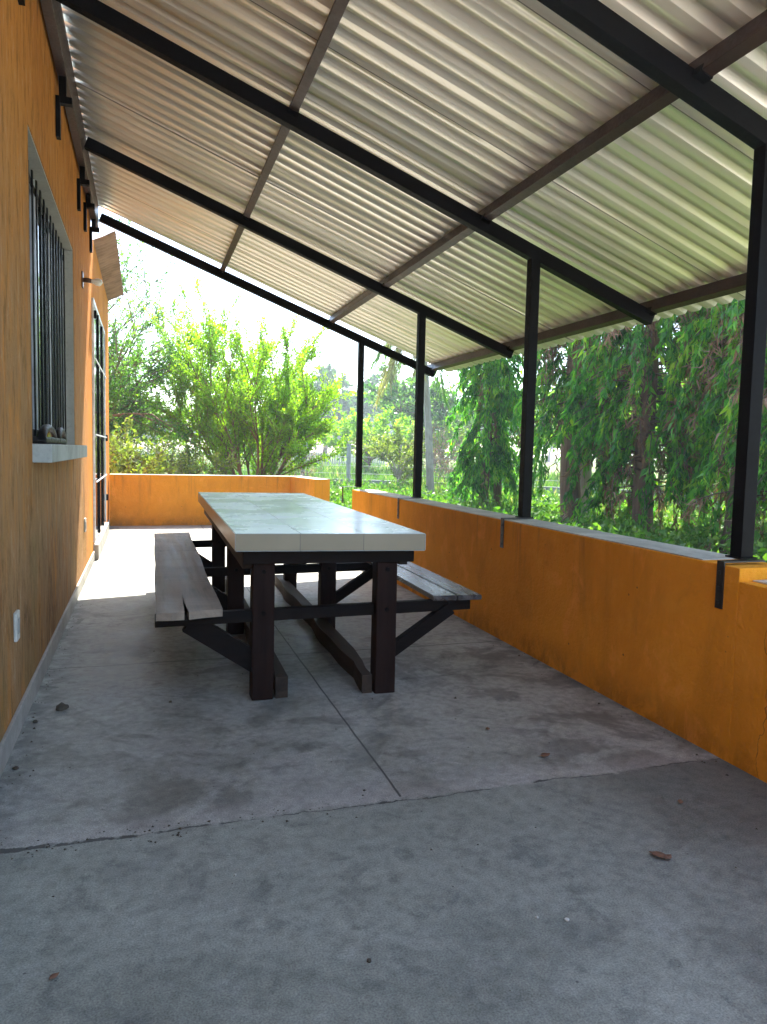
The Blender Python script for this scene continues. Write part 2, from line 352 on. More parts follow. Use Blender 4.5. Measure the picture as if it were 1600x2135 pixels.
def leaf(name, stops, trans=0.35, rough=0.5, spec=0.3):
    m = bpy.data.materials.new(name); m.use_nodes = True; t = m.node_tree; b = t.nodes['Principled BSDF']
    g = t.nodes.new('ShaderNodeNewGeometry'); r = t.nodes.new('ShaderNodeValToRGB')
    tc = t.nodes.new('ShaderNodeTexCoord'); nz = t.nodes.new('ShaderNodeTexNoise'); nz.inputs['Scale'].default_value = 2.2; nz.inputs['Detail'].default_value = 3
    t.links.new(tc.outputs['Object'], nz.inputs['Vector'])
    m1 = t.nodes.new('ShaderNodeMath'); m1.operation = 'MULTIPLY_ADD'; t.links.new(nz.outputs[0], m1.inputs[0]); m1.inputs[1].default_value = 2.4; m1.inputs[2].default_value = -1.2
    m2 = t.nodes.new('ShaderNodeMath'); m2.operation = 'MULTIPLY_ADD'; t.links.new(g.outputs['Random Per Island'], m2.inputs[0]); m2.inputs[1].default_value = 0.75; m2.inputs[2].default_value = 0.12
    m3 = t.nodes.new('ShaderNodeMath'); m3.operation = 'ADD'; t.links.new(m1.outputs[0], m3.inputs[0]); t.links.new(m2.outputs[0], m3.inputs[1])
    t.links.new(m3.outputs[0], r.inputs[0]); e = r.color_ramp.elements
    while len(e) < len(stops): e.new(0.5)
    for i, (p_, c_) in enumerate(stops): e[i].position = p_; e[i].color = c_ + (1,)
    t.links.new(r.outputs[0], b.inputs['Base Color']); b.inputs['Roughness'].default_value = rough
    b.inputs['Specular IOR Level'].default_value = spec
    tr = t.nodes.new('ShaderNodeBsdfTranslucent')
    hs = t.nodes.new('ShaderNodeMix'); hs.data_type = 'RGBA'; hs.blend_type = 'MULTIPLY'; hs.inputs[0].default_value = 1
    t.links.new(r.outputs[0], hs.inputs[6]); hs.inputs[7].default_value = (1.35, 1.65, 0.6, 1)
    t.links.new(hs.outputs[2], tr.inputs[0])
    mx = t.nodes.new('ShaderNodeMixShader'); mx.inputs[0].default_value = trans
    t.links.new(b.outputs[0], mx.inputs[1]); t.links.new(tr.outputs[0], mx.inputs[2])
    t.links.new(mx.outputs[0], t.nodes['Material Output'].inputs[0])
    return m
M['lf_mast'] = leaf('long_drooping_leaf', [(0, (0.022, 0.10, 0.022)), (0.4, (0.065, 0.22, 0.034)), (0.75, (0.15, 0.37, 0.046)), (0.97, (0.32, 0.46, 0.05))], 0.5, 0.45, 0.25)
M['lf_dead'] = leaf('dry_brown_leaf', [(0, (0.11, 0.050, 0.028)), (0.5, (0.22, 0.115, 0.070)), (1, (0.34, 0.21, 0.14))], 0.2, 0.7)
M['lf_lime'] = leaf('lime_leaf', [(0, (0.11, 0.21, 0.012)), (0.45, (0.22, 0.36, 0.018)), (1, (0.34, 0.48, 0.03))], 0.55)
M['lf_mid'] = leaf('mid_green_leaf', [(0, (0.04, 0.11, 0.022)), (0.5, (0.09, 0.20, 0.035)), (1, (0.20, 0.32, 0.05))], 0.45)
M['lf_shrub'] = leaf('yellow_green_leaf', [(0, (0.09, 0.10, 0.05)), (0.35, (0.15, 0.21, 0.05)), (0.75, (0.27, 0.33, 0.05)), (1, (0.42, 0.42, 0.10))], 0.35)
M['lf_far'] = leaf('far_green_leaf', [(0, (0.045, 0.10, 0.03)), (1, (0.10, 0.18, 0.05))], 0.3)
M['lf_weed'] = leaf('weed_leaf', [(0, (0.04, 0.12, 0.02)), (0.5, (0.09, 0.20, 0.03)), (1, (0.20, 0.30, 0.05))], 0.4)
M['lf_grass'] = leaf('grass_blade', [(0, (0.05, 0.12, 0.02)), (0.6, (0.11, 0.21, 0.03)), (0.9, (0.22, 0.27, 0.07)), (1, (0.36, 0.30, 0.18))], 0.35)
M['lf_palm'] = leaf('dry_palm_leaflet', [(0, (0.20, 0.16, 0.07)), (0.6, (0.36, 0.30, 0.13)), (1, (0.42, 0.38, 0.12))], 0.3)
M['bark'] = wood('grey_brown_bark', (0.09, 0.055, 0.038), (0.22, 0.14, 0.095), 2, 0.9, 0.2, 0.7)
M['bark_r'] = wood('reddish_bark', (0.14, 0.075, 0.045), (0.28, 0.16, 0.10), 2, 0.85, 0.2, 0.7)
M['bark_p'] = wood('pale_trunk', (0.24, 0.20, 0.17), (0.40, 0.35, 0.31), 2, 0.9, 0.2, 0.6)
M['branchwood'] = paint('brown_branch_bark', (0.10, 0.065, 0.05), 0.9)
M['twig'] = paint('dry_grey_twig', (0.22, 0.18, 0.16), 0.9)

# ------------------------------------------------------------------ object helpers
C = sc.collection
def tag(o, label=None, cat=None, group=None, kind=None):
    if label: o['label'] = label
    if cat: o['category'] = cat
    if group: o['group'] = group
    if kind: o['kind'] = kind
    return o
def empty(name, loc=(0, 0, 0), rz=0.0, label=None, cat=None, group=None):
    o = bpy.data.objects.new(name, None); C.objects.link(o); o.location = loc; o.rotation_euler = (0, 0, rz)
    o.empty_display_size = 0.1
    return tag(o, label, cat, group)
def from_np(name, V, F, mat, parent=None, smooth=False):
    me = bpy.data.meshes.new(name); V = np.asarray(V, dtype=np.float32)
    if isinstance(F, np.ndarray):
        k = F.shape[1]
        me.vertices.add(len(V)); me.vertices.foreach_set('co', V.ravel())
        me.loops.add(F.size); me.loops.foreach_set('vertex_index', F.ravel().astype(np.int32))
        me.polygons.add(len(F)); me.polygons.foreach_set('loop_start', np.arange(0, F.size, k, dtype=np.int32))
        me.polygons.foreach_set('loop_total', np.full(len(F), k, dtype=np.int32)); me.update(calc_edges=True)
    else:
        me.from_pydata([tuple(v) for v in V.tolist()], [], F)
    if smooth: me.polygons.foreach_set('use_smooth', [True] * len(me.polygons))
    if mat: me.materials.append(mat)
    o = bpy.data.objects.new(name, me); C.objects.link(o)
    if parent: o.parent = parent
    return o
class MB:
    def __init__(s): s.bm = bmesh.new()
    def box(s, x0, x1, y0, y1, z0, z1, bev=0.0, mtx=None):
        r = bmesh.ops.create_cube(s.bm, size=1.0); vs = r['verts']
        for v in vs:
            v.co = Vector((x0 + (v.co.x + .5) * (x1 - x0), y0 + (v.co.y + .5) * (y1 - y0), z0 + (v.co.z + .5) * (z1 - z0)))
        if bev:
            es = list({e for v in vs for e in v.link_edges})
            rr = bmesh.ops.bevel(s.bm, geom=es, offset=bev, segments=2, affect='EDGES', profile=0.6)
            vs = list({v for v in rr['verts']} | {v for v in vs if v.is_valid})
        if mtx is not None: bmesh.ops.transform(s.bm, matrix=mtx, verts=[v for v in vs if v.is_valid])
        return s
    def beam(s, A, B, w, h, bev=0.0, up=Vector((0, 0, 1))):
        """box from A to B, w sideways, h along 'up'; A, B on the centre line"""
        A, B = Vector(A), Vector(B); d = B - A; L = d.length; d.normalize()
        side = d.cross(up).normalized(); u = side.cross(d).normalized()
        m = Matrix(((d.x, side.x, u.x, A.x), (d.y, side.y, u.y, A.y), (d.z, side.z, u.z, A.z), (0, 0, 0, 1)))
        return s.box(0, L, -w / 2, w / 2, -h / 2, h / 2, bev, m)
    def prism(s, pts, z0, z1):
        vb = [s.bm.verts.new((x, y, z0)) for x, y in pts]; vt = [s.bm.verts.new((x, y, z1)) for x, y in pts]
        s.bm.faces.new(vt); s.bm.faces.new(vb[::-1]); n = len(pts)
        for i in range(n): s.bm.faces.new((vb[i], vb[(i + 1) % n], vt[(i + 1) % n], vt[i]))
        return s
    def tube(s, pts, rad, n=8, cap=True):
        V, F = tube_np(pts, rad, n, cap); vs = [s.bm.verts.new(v) for v in V]
        for f in F:
            try: s.bm.faces.new([vs[i] for i in f])
            except ValueError: pass
        return s
    def sphere(s, c, r, scale=(1, 1, 1), seg=16):
        rr = bmesh.ops.create_uvsphere(s.bm, u_segments=seg, v_segments=seg // 2, radius=r)
        for v in rr['verts']: v.co = Vector((c[0] + v.co.x * scale[0], c[1] + v.co.y * scale[1], c[2] + v.co.z * scale[2]))
        return s
    def build(s, name, mat, parent=None, smooth=False):
        bmesh.ops.recalc_face_normals(s.bm, faces=s.bm.faces[:])
        me = bpy.data.meshes.new(name); s.bm.to_mesh(me); s.bm.free(); me.materials.append(mat)
        if smooth: me.polygons.foreach_set('use_smooth', [True] * len(me.polygons))
        o = bpy.data.objects.new(name, me); C.objects.link(o)
        if parent:
            o.parent = parent
            o.matrix_parent_inverse = parent_matrix(parent).inverted()
        return o
def parent_matrix(p):
    m = Matrix.Translation(p.location) @ Matrix.Rotation(p.rotation_euler[2], 4, 'Z')
    if p.parent: m = parent_matrix(p.parent) @ p.matrix_parent_inverse @ m
    return m
def tube_np(pts, rad, n=6, cap=False):
    pts = [Vector(p) for p in pts]; V = []; F = []
    ref = Vector((0.31, 0.17, 0.93))
    for i, p in enumerate(pts):
        d = (pts[min(i + 1, len(pts) - 1)] - pts[max(i - 1, 0)]).normalized()
        a_ = d.cross(ref)
        if a_.length < 0.05: a_ = d.cross(Vector((1, 0, 0)))
        a_.normalize(); b_ = d.cross(a_)
        for k in range(n):
            t = 2 * math.pi * k / n; V.append(tuple(p + (a_ * math.cos(t) + b_ * math.sin(t)) * rad[i]))
    for i in range(len(pts) - 1):
        for k in range(n):
            F.append((i * n + k, i * n + (k + 1) % n, (i + 1) * n + (k + 1) % n, (i + 1) * n + k))
    if cap: F.append(tuple(range(n))[::-1]); F.append(tuple(range((len(pts) - 1) * n, len(pts) * n)))
    return V, F
def jitter(o, amp, scale=3.0, seed=0):
    from mathutils import noise as mn
    for v in o.data.vertices:
        q = Vector(v.co) * scale + Vector((seed * 7.1, seed * 3.3, seed))
        v.co += Vector(mn.noise_vector(q)) * amp
def copy_thing(root, loc, rz=0.0, scale=1.0, label=None, group=None):
    c = root.copy(); C.objects.link(c); c.location = loc; c.rotation_euler = (0, 0, rz); c.scale = (scale,) * 3
    if label: c['label'] = label
    if group: c['group'] = group
    for ch in root.children:
        k = ch.copy(); C.objects.link(k); k.parent = c
    return c

# ------------------------------------------------------------------ setting: ground, floor
G = -0.15
nx = 60
xs = np.linspace(-170, 200, nx); ys = np.linspace(-90, 330, nx)
XX, YY = np.meshgrid(xs, ys)
ZZ = np.full_like(XX, G) + np.clip((YY - 24) * 0.006, 0, 1.0)
V = np.stack([XX.ravel(), YY.ravel(), ZZ.ravel()], 1)
i = np.arange(nx * nx).reshape(nx, nx)
F = np.stack([i[:-1, :-1].ravel(), i[:-1, 1:].ravel(), i[1:, 1:].ravel(), i[1:, :-1].ravel()], 1)
tag(from_np('ground', V, F, M['ground']), kind='structure')
fl = MB().box(-0.02, 2.80, -3.5, 11.50, -0.30, 0.0).box(2.80, 3.6, 7.66, 10.9, -0.30, -0.012)
tag(fl.build('porch_floor', M['floor']), kind='structure')
tag(MB().box(-8, 16, -30, -3.504, -0.30, -0.004).box(3.3, 16, -3.504, 1.2, -0.30, -0.10).build('added_bounce_yard', M['added_bounce_yard']), kind='structure')  # unseen paving behind and beside the camera, added to bounce sun under the canopy

# ------------------------------------------------------------------ house
house = empty('house', (0, 4, 0), 0, 'orange plastered house wall with barred window and dark metal door', 'house')
WY0, WY1, WZ0, WZ1 = 3.77, 6.03, 1.157, 2.585
DY0, DY1, DZ0, DZ1 = 8.05, 10.35, 0.17, 2.62
HE = 11.80
w = MB()
w.box(-0.22, 0, -3.2, WY0, -0.3, 3.56)
w.box(-0.22, 0, WY0, WY1, -0.3, WZ0).box(-0.22, 0, WY0, WY1, WZ1, 3.56)
w.box(-0.22, 0, WY1, DY0, -0.3, 3.56)
w.box(-0.22, 0, DY0, DY1, -0.3, DZ0).box(-0.22, 0, DY0, DY1, DZ1, 3.26)
w.box(-0.22, 0, DY1, HE, -0.3, 3.26)
bmesh.ops.remove_doubles(w.bm, verts=w.bm.verts[:], dist=0.0005)
w.build('wall', M['wall_l'], house)
w = MB().box(-6, -0.22, HE - 0.22, HE - 0.003, -0.3, 3.257).box(-6, -0.22, -3.2, -3.0, -0.3, 3.26).box(-6.0, -5.8, -3.0, HE - 0.22, -0.3, 3.26)
w.build('side_wall', M['wall_r'], house)
w = MB().box(-6.1, -0.22, -3.3, HE - 0.01, 3.26, 3.30)
w.build('roof_slab', M['coping'], house)
# baseboard
bb = MB().box(0.0, 0.014, -3.2, DY0 - 0.03, 0.0, 0.095, 0.003).box(0.0, 0.014, DY1 + 0.05, 11.44, 0.0, 0.095, 0.003)
bb.build('baseboard', M['base'], house)
MB().box(-0.1, 0.05, DY0 - 0.04, DY1 + 0.05, 0.0, 0.155, 0.006).build('door_step', M['base'], house)
# window
win = MB().box(-0.14, -0.004, WY0, WY0 + 0.012, WZ0, WZ1).box(-0.14, -0.004, WY1 - 0.012, WY1, WZ0, WZ1).box(-0.14, -0.004, WY0 + 0.012, WY1 - 0.012, WZ1 - 0.012, WZ1).build('window', M['jamb'], house)
gl = MB().box(-0.087, -0.080, WY0 + 0.012, WY1 - 0.012, WZ0, WZ1 - 0.012).build('glass', M['glass'], win)
gr = MB()
for k in range(14):
    yb = WY0 + 0.10 + k * (WY1 - WY0 - 0.18) / 13
    gr.box(-0.0615, -0.054, yb - 0.015, yb + 0.015, WZ0 + 0.01, WZ1 - 0.02)
gr.box(-0.0655, -0.062, WY0 + 0.012, WY1 - 0.012, WZ0 + 0.04, WZ0 + 0.075).box(-0.0655, -0.062, WY0 + 0.012, WY1 - 0.012, WZ1 - 0.10, WZ1 - 0.065)
gr.build('security_grille', M['black'], win)
fr = MB()
for yb in (WY0 + 0.012, WY0 + 0.74, WY0 + 1.48, WY1 - 0.042): fr.box(-0.0795, -0.066, yb, yb + 0.03, WZ0, WZ1 - 0.012)
fr.box(-0.0795, -0.067, WY0 + 0.012, WY1 - 0.012, WZ0 + 0.001, WZ0 + 0.03)
fr.build('frame', M['alu'], win)
sl = MB().box(-0.12, 0.082, WY0 - 0.005, WY1 + 0.02, WZ0 - 0.088, WZ0 - 0.0015, 0.004).build('window_sill', M['sill'], house)
# door
dr = MB()
dr.box(-0.01, 0.020, DY0, DY0 + 0.04, DZ0, DZ1).box(-0.01, 0.020, DY1 - 0.04, DY1, DZ0, DZ1)
dr.box(-0.01, 0.020, DY0 + 0.04, DY1 - 0.04, DZ1 - 0.04, DZ1)
door = dr.build('door', M['alu'], house)
MB().box(0.0, 0.010, DY0 + 0.04, DY1 - 0.04, DZ0 + 0.01, DZ1 - 0.04).build('glass_panel', M['doorglass'], door)
dm = MB()
for yy in (DY0 + 0.75, DY0 + 1.55): dm.box(0.0105, 0.026, yy, yy + 0.05, DZ0 + 0.02, DZ1 - 0.045)
dm.build('mullion', M['black'], door)
dm = MB()
for zz in (2.02, 1.26, 0.78): dm.box(0.0265, 0.034, DY0 + 0.045, DY1 - 0.045, zz, zz + 0.016)
dm.build('glazing_bar', M['alu'], door)
for zz in (2.42, 1.22, 0.45):
    MB().box(0.021, 0.045, DY0 + 0.005 if zz > 2 else DY1 - 0.035, DY0 + 0.03 if zz > 2 else DY1 - 0.005, zz, zz + 0.08, 0.003).build('hinge', M['black'], door)
MB().box(0.0345, 0.055, DY0 + 0.70, DY0 + 0.74, 1.10, 1.24, 0.004).build('handle', M['black'], door)

def corrugated(A, B, y0, y1, pitch, amp, th=0.0007, nseg=1, per=8, trap=2.2, sheets=None, seed=3, ribs=False):
    """sheet between slope line A=(x,z) and B=(x,z), waves along y"""
    rnd = random.Random(seed)
    ny = int((y1 - y0) / pitch * per); ysn = [y0 + (y1 - y0) * k / ny for k in range(ny + 1)]
    prof = None
    if ribs:      # broad flat pans with raised trapezoid ribs between them
        ysn = []; prof = []; k = 0
        while y0 + k * pitch < y1:
            jt = rnd.uniform(-0.0012, 0.0012)
            for u_, h_ in ((0.0, -1), (0.27, -1.10 + jt * 60), (0.54, -1), (0.63, 1), (0.90, 1), (0.99, -1)):
                yy = y0 + (k + u_) * pitch
                if yy < y1: ysn.append(yy); prof.append(h_ + jt * 40)
            k += 1
        ny = len(ysn) - 1
    nx_ = 16; d = Vector((B[0] - A[0], 0, B[1] - A[1])); nrm = Vector((-d.z, 0, d.x)).normalized()
    if nrm.z < 0: nrm = -nrm
    V = []; F = []
    for k, yy in enumerate(ysn):
        s_ = math.sin(2 * math.pi * (yy - y0) / pitch) * trap; s_ = max(-1, min(1, s_))
        if prof: s_ = prof[k]
        sheet = int((yy - y0) / (pitch * 7)); r2 = random.Random(sheet * 13 + seed); off = r2.uniform(-0.004, 0.004)
        for j in range(nx_ + 1):
            t = j / nx_
            p_ = Vector((A[0], yy, A[1])) + d * t + nrm * (amp * s_ + off + 0.002 * math.sin(t * 9 + sheet * 2.1) + 0.0015 * math.sin(yy * 3.1 + t * 5))
            V.append(p_[:])
    m = nx_ + 1
    for k in range(ny):
        for j in range(nx_): F.append((k * m + j, (k + 1) * m + j, (k + 1) * m + j + 1, k * m + j + 1))
    return np.array(V), np.array(F)
V, F = corrugated((-0.05, 3.262), (0.215, 3.405), 8.5, 11.86, 0.12, 0.014, trap=1.0)
ev = from_np('eave_sheet', V, F, M['rusty'], house, True)
ev.matrix_parent_inverse = parent_matrix(house).inverted()
sd = ev.modifiers.new('thickness', 'SOLIDIFY'); sd.thickness = 0.004

# ------------------------------------------------------------------ low walls
HW = 0.748; W = 2.61
lw = MB()
lw.box(W, W + 0.24, 2.21, 7.66, -0.3, HW, 0.004)
lw.box(W, W + 0.24, -3.5, 2.21, -0.3, HW - 0.050, 0.004)
low = lw.build('low_wall', M['wall_r'])
tag(low, 'long low orange plaster wall that carries the four black posts', 'wall')
cp = MB().box(W + 0.012, W + 0.232, 2.42, 7.64, HW, HW + 0.005, 0.002).build('coping', M['coping'], low)
MB().box(W + 0.06, W + 0.235, -3.4, 2.205, HW - 0.050, HW - 0.045).build('coping', M['white'], low)
pts = [(0.014, 11.45), (2.66, 11.45), (2.80, 10.38), (3.03, 10.38), (2.90, 11.66), (0.014, 11.66)]
ew = MB().prism(pts, -0.3, HW).build('low_wall', M['wall_r'])
tag(ew, 'low orange end wall across the porch with a short return at the garden gap', 'wall')
pts2 = [(0.016, 11.462), (2.668, 11.462), (2.812, 10.39), (3.018, 10.39), (2.89, 11.648), (0.016, 11.648)]
MB().prism(pts2, HW, HW + 0.005).build('coping', M['coping'], ew)

# ------------------------------------------------------------------ canopy
can = empty('porch_canopy', (2.8, 4.2, 0), 0, 'black steel lean-to canopy with corrugated metal roofing over the porch', 'canopy')
S, Z0 = 0.3738, 3.4234
def zb(x): return Z0 - S * x
PY = [8.134, 6.219, 4.233, 2.3985]
P = 0.062
cosS = 1 / math.sqrt(1 + S * S)
for k, y in enumerate(PY):
    x0, x1 = 0.068, 3.70
    h = 0.082
    A = Vector((x0, y + P / 2, zb(x0))) + Vector((S, 0, 1)).normalized() * h / 2
    B = Vector((x1, y + P / 2, zb(x1))) + Vector((S, 0, 1)).normalized() * h / 2
    MB().beam(A, B, P, h, 0.003, Vector((0, 0, 1))).build('rafter', M['black'], can)
upn = Vector((S, 0, 1)).normalized()
for x in (1.255, 2.44, 3.655):
    base = Vector((x, 0, zb(x))) + upn * 0.056
    b_ = MB()
    A = base + upn * 0.041; 
    b_.beam((A.x, 1.82, A.z), (A.x, 8.30 if x > 3 else 8.20, A.z), 0.052, 0.080, 0.003, upn)
    b_.build('purlin', M['brown'], can)
    for y in PY:   # welded clips where purlin and rafter meet
        b_ = MB(); q = Vector((x, 0, zb(x))) + upn * 0.066
        b_.beam((q.x, y - 0.045, q.z), (q.x, y + P + 0.045, q.z), 0.058, 0.030, 0, upn)
        b_.build('clip', M['black'], can)
MB().box(0.012, 0.066, 1.82, 8.24, 3.315, 3.560, 0.003).build('header_beam', M['brown'], can)
A = Vector((-0.06, 0, zb(-0.06))) + upn * 0.165; B = Vector((3.87, 0, zb(3.87))) + upn * 0.163
V, F = corrugated((A.x, A.z), (B.x, B.z), 1.755, 8.235, 0.135, 0.0125, ribs=True)
sh = from_np('roofing_sheet', V, F, M['sheet'], can, False)
sh.matrix_parent_inverse = parent_matrix(can).inverted()
sd = sh.modifiers.new('thickness', 'SOLIDIFY'); sd.thickness = 0.0015; sd.offset = 1
XP = 2.793 - 0.0
for k, y in enumerate(PY):
    zt = zb(XP)
    hb = HW + 0.0055 if k < 4 else HW - 0.0445
    t = MB()
    t.box(XP, XP + P, y, y + P, hb, zt + 0.004, 0.003)
    t.box(XP - 0.012, XP + P + 0.012, y - 0.012, y + P + 0.012, hb - 0.001, hb + 0.006, 0.001)
    post = t.build('post', M['black'], can)
    # strap folded over the wall, bolted to its inner face
    s_ = MB(); ys_ = y - 0.13 + 0.02 if k < 3 else y - 0.115
    s_.box(W - 0.0065, W - 0.0005, ys_, ys_ + 0.036, hb - 0.175, hb + 0.004)
    s_.box(W - 0.0065, XP + 0.01, ys_, ys_ + 0.036, hb + 0.0042, hb + 0.010)
    for zz in (0.035, 0.095, 0.150): s_.box(W - 0.012, W - 0.0066, ys_ + 0.011, ys_ + 0.025, hb - zz - 0.007, hb - zz + 0.007, 0.002)
    s_.build('strap', M['strap'], can)
# brackets on the house wall
for y, z1 in [(3.50, 3.20), (4.92, 3.20), (6.40, 3.22), (7.06, 3.24), (7.80, 3.24), (2.0, 3.2)]:
    b_ = MB().box(0.001, 0.026, y, y + 0.055, z1 - 0.235, z1, 0.002).box(0.0262, 0.092, y + 0.004, y + 0.051, z1 - 0.040, z1 - 0.001, 0.002)
    b_.box(0.020, 0.060, y + 0.006, y + 0.049, z1 - 0.0008, 3.314, 0.002)
    b_.build('wall_bracket', M['black'], can)

# ------------------------------------------------------------------ picnic table with fixed benches
tb = empty('picnic_table', (1.32, 4.85, 0), 0, 'tile-topped picnic table on dark timber trestles with two fixed benches', 'picnic table')
cor = [(0.871, 3.300), (1.736, 3.205), (1.829, 6.447), (0.929, 6.515)]
TT, TB = 0.780, 0.700
me = bpy.data.meshes.new('tabletop')
bm = bmesh.new(); uvl = bm.loops.layers.uv.new('UVMap')
b8 = [bm.verts.new((x, y, z)) for z in (TB, TT) for x, y in cor]
uvs = [(0, 0), (1, 0), (1, 1), (0, 1)]
def face(idx, mi, uvf):
    f = bm.faces.new([b8[i] for i in idx]); f.material_index = mi
    for lp, i_ in zip(f.loops, idx): lp[uvl].uv = uvf(i_)
face((4, 5, 6, 7), 0, lambda i_: uvs[i_ - 4])
face((3, 2, 1, 0), 1, lambda i_: uvs[i_])
face((0, 1, 5, 4), 1, lambda i_: (0.1, uvs[i_ % 4][0] * 3 / 11 + 0.001))
face((1, 2, 6, 5), 1, lambda i_: (0.1, uvs[i_ % 4][1]))
face((2, 3, 7, 6), 1, lambda i_: (0.1, uvs[i_ % 4][0] * 3 / 11 + 0.001))
face((3, 0, 4, 7), 1, lambda i_: (0.1, uvs[i_ % 4][1]))
bmesh.ops.bevel(bm, geom=bm.edges[:], offset=0.003, segments=2, affect='EDGES')
bmesh.ops.recalc_face_normals(bm, faces=bm.faces[:])
bm.to_mesh(me); bm.free(); me.materials.append(M['tile']); me.materials.append(M['tile_side'])
top = bpy.data.objects.new('tabletop', me); C.objects.link(top); top.parent = tb
top.matrix_parent_inverse = parent_matrix(tb).inverted()
# aprons
def skewx(y): return (y - 3.34) * 0.020
for y in (3.315, 4.60, 6.02):
    dx = skewx(y)
    MB().beam((0.912 + dx, y + 0.04, 0.668), (1.712 + dx, y + 0.00, 0.668), 0.06, 0.062, 0.004).build('top_bearer', M['dark_x'], tb)
for xa in (0.935, 1.685):
    MB().beam((xa, 3.37, 0.655), (xa + 0.055, 6.35, 0.655), 0.045, 0.088, 0.004).build('apron', M['dark_y'], tb)
for q, y in enumerate((3.345, 4.61, 6.02)):
    dx = skewx(y)
    for k, (xl, yo) in enumerate(((0.956, 0.0), (1.535, -0.04))):
        if q and k == 0: dx2 = dx + 0.0
        o = MB().box(xl + dx, xl + 0.100 + dx, y + yo, y + yo + 0.085, 0.0, 0.636, 0.006)
        bmesh.ops.subdivide_edges(o.bm, edges=o.bm.edges[:], cuts=2)
        o = o.build('leg', M['dark_z'], tb); jitter(o, 0.0035, 6, q * 3 + k)
    # seat bearer right across
    o = MB().beam((0.532 + dx, y + 0.045, 0.387), (2.035 + dx, y + 0.015, 0.410), 0.045, 0.054, 0.003)
    bmesh.ops.subdivide_edges(o.bm, edges=o.bm.edges[:], cuts=2)
    o = o.build('seat_bearer', M['dark_x'], tb); jitter(o, 0.002, 7, q)
    for xb, zb_ in ((1.006, 0.408), (1.585, 0.408), (1.006, 0.60), (1.585, 0.60)):
        yy = y - (0.0 if xb < 1.3 else 0.04)
        MB().tube([(xb + dx, yy - 0.006, zb_), (xb + dx, yy + 0.002, zb_)], [0.010, 0.011], 10).build('bolt', M['black'], tb)
    MB().beam((0.985 + dx, y + 0.045, 0.165), (0.675 + dx, y + 0.045, 0.375), 0.045, 0.095, 0.004).build('brace', M['dark_x'], tb)
    MB().beam((1.610 + dx, y + 0.005, 0.185), (1.930 + dx, y + 0.005, 0.395), 0.045, 0.062, 0.004).build('brace', M['dark_x'], tb)
# floor runners
for xr, xe, lbl in ((1.068, 1.13, 0), (1.470, 1.53, 1)):
    pts_l = []; pts_r = []
    for k in range(25):
        t = k / 24; y = 3.36 - 0.03 * lbl + t * 2.95
        wv = 0.010 * math.sin(t * 13 + lbl) + 0.006 * math.sin(t * 31)
        pts_l.append((xr + (xe - xr) * t + wv + (0.018 if lbl and t > 0.08 else 0), y)); pts_r.append((xr + 0.058 + (xe - xr) * t + (0.035 if lbl and t > .05 else 0) * min(1, t * 6), y))
    o = MB().prism([pts_l[0], pts_r[0]] + pts_r[1:] + pts_l[:0:-1], 0.0, 0.088 if lbl else 0.10).build('runner', M['runner'], tb)
# left bench: live edge slab with a split at the near end
L_ = []; Rr = []
rnd = random.Random(5)
for k in range(19):
    t = k / 18; y = 3.265 + t * (6.42 - 3.265)
    xl = 0.535 + 0.035 * t + 0.003 * math.sin(k * 0.9) ; xr = 0.815 + 0.035 * t + 0.004 * math.sin(k * 0.7 + 1)
    L_.append((xl, y)); Rr.append((xr, y + 0.035))
notch = [(0.672, 3.262), (0.667, 3.37), (0.664, 3.46), (0.662, 3.62), (0.657, 3.47), (0.656, 3.38), (0.653, 3.262)]
poly = [L_[0], (0.60, 3.258)] + notch[::-1] + [(0.74, 3.285)] + Rr + L_[:0:-1]
o = MB().prism(poly, 0.412, 0.446)
bmesh.ops.triangulate(o.bm, faces=[f for f in o.bm.faces if len(f.verts) > 4])
o = o.build('bench_seat', M['bench_l'], tb); o['label'] = 'weathered grey live-edge bench plank with a split end'
Rr = [(1.820, 3.30), (2.068, 3.285), (2.082, 3.33)] + [(2.078 + 0.050 * t, 3.33 + t * 3.0) for t in (0.33, 0.66, 1)]
poly = Rr + [(1.915, 6.34), (1.895, 5.4), (1.835, 3.6)]
for (xa, xb) in ((0, 0.485), (0.50, 1.0)):
    pl = []
    for t, e in ((0, 3.285), (1, 6.33)):
        l0, r0 = (1.822, 2.072) if t == 0 else (1.905, 2.150)
        ks = (xa, xb) if t == 0 else (xb, xa)
        for kk in ks: pl.append((l0 + (r0 - l0) * kk, e + (0.02 * (1 - kk) if t == 0 else 0)))
    b_ = MB().prism(pl, 0.4395, 0.464)
    bmesh.ops.bevel(b_.bm, geom=b_.bm.edges[:], offset=0.004, segments=2, affect='EDGES')
    o = b_.build('bench_seat', M['bench_r'], tb); o['label'] = 'dark varnished bench board with crazed glossy surface'

# ------------------------------------------------------------------ small things on the wall and sill
def outlet(y, z, label):
    o = MB().box(0.001, 0.014, y, y + 0.075, z - 0.058, z + 0.058, 0.004).build('electrical_outlet', M['white'])
    tag(o, label, 'outlet', 'outlets on the orange house wall')
    MB().box(0.0142, 0.017, y + 0.02, y + 0.055, z - 0.03, z + 0.03, 0.001).build('socket', M['jamb'], o)
outlet(3.16, 0.435, 'white outlet cover on the streaked wall below and left of the window')
outlet(6.79, 0.475, 'white outlet cover on the sunlit wall between the window sill and the door')
lamp = empty('wall_lamp', (0, 6.82, 2.53), 0, 'bare bulb in a brown socket sticking out of the wall above the door side', 'lamp')
MB().box(0.001, 0.012, 6.78, 6.86, 2.47, 2.60, 0.004).build('back_plate', M['socket'], lamp)
MB().tube([(0.012, 6.82, 2.535), (0.05, 6.82, 2.535), (0.075, 6.82, 2.53)], [0.018, 0.020, 0.019], 12).build('lamp_socket', M['socket'], lamp, True)
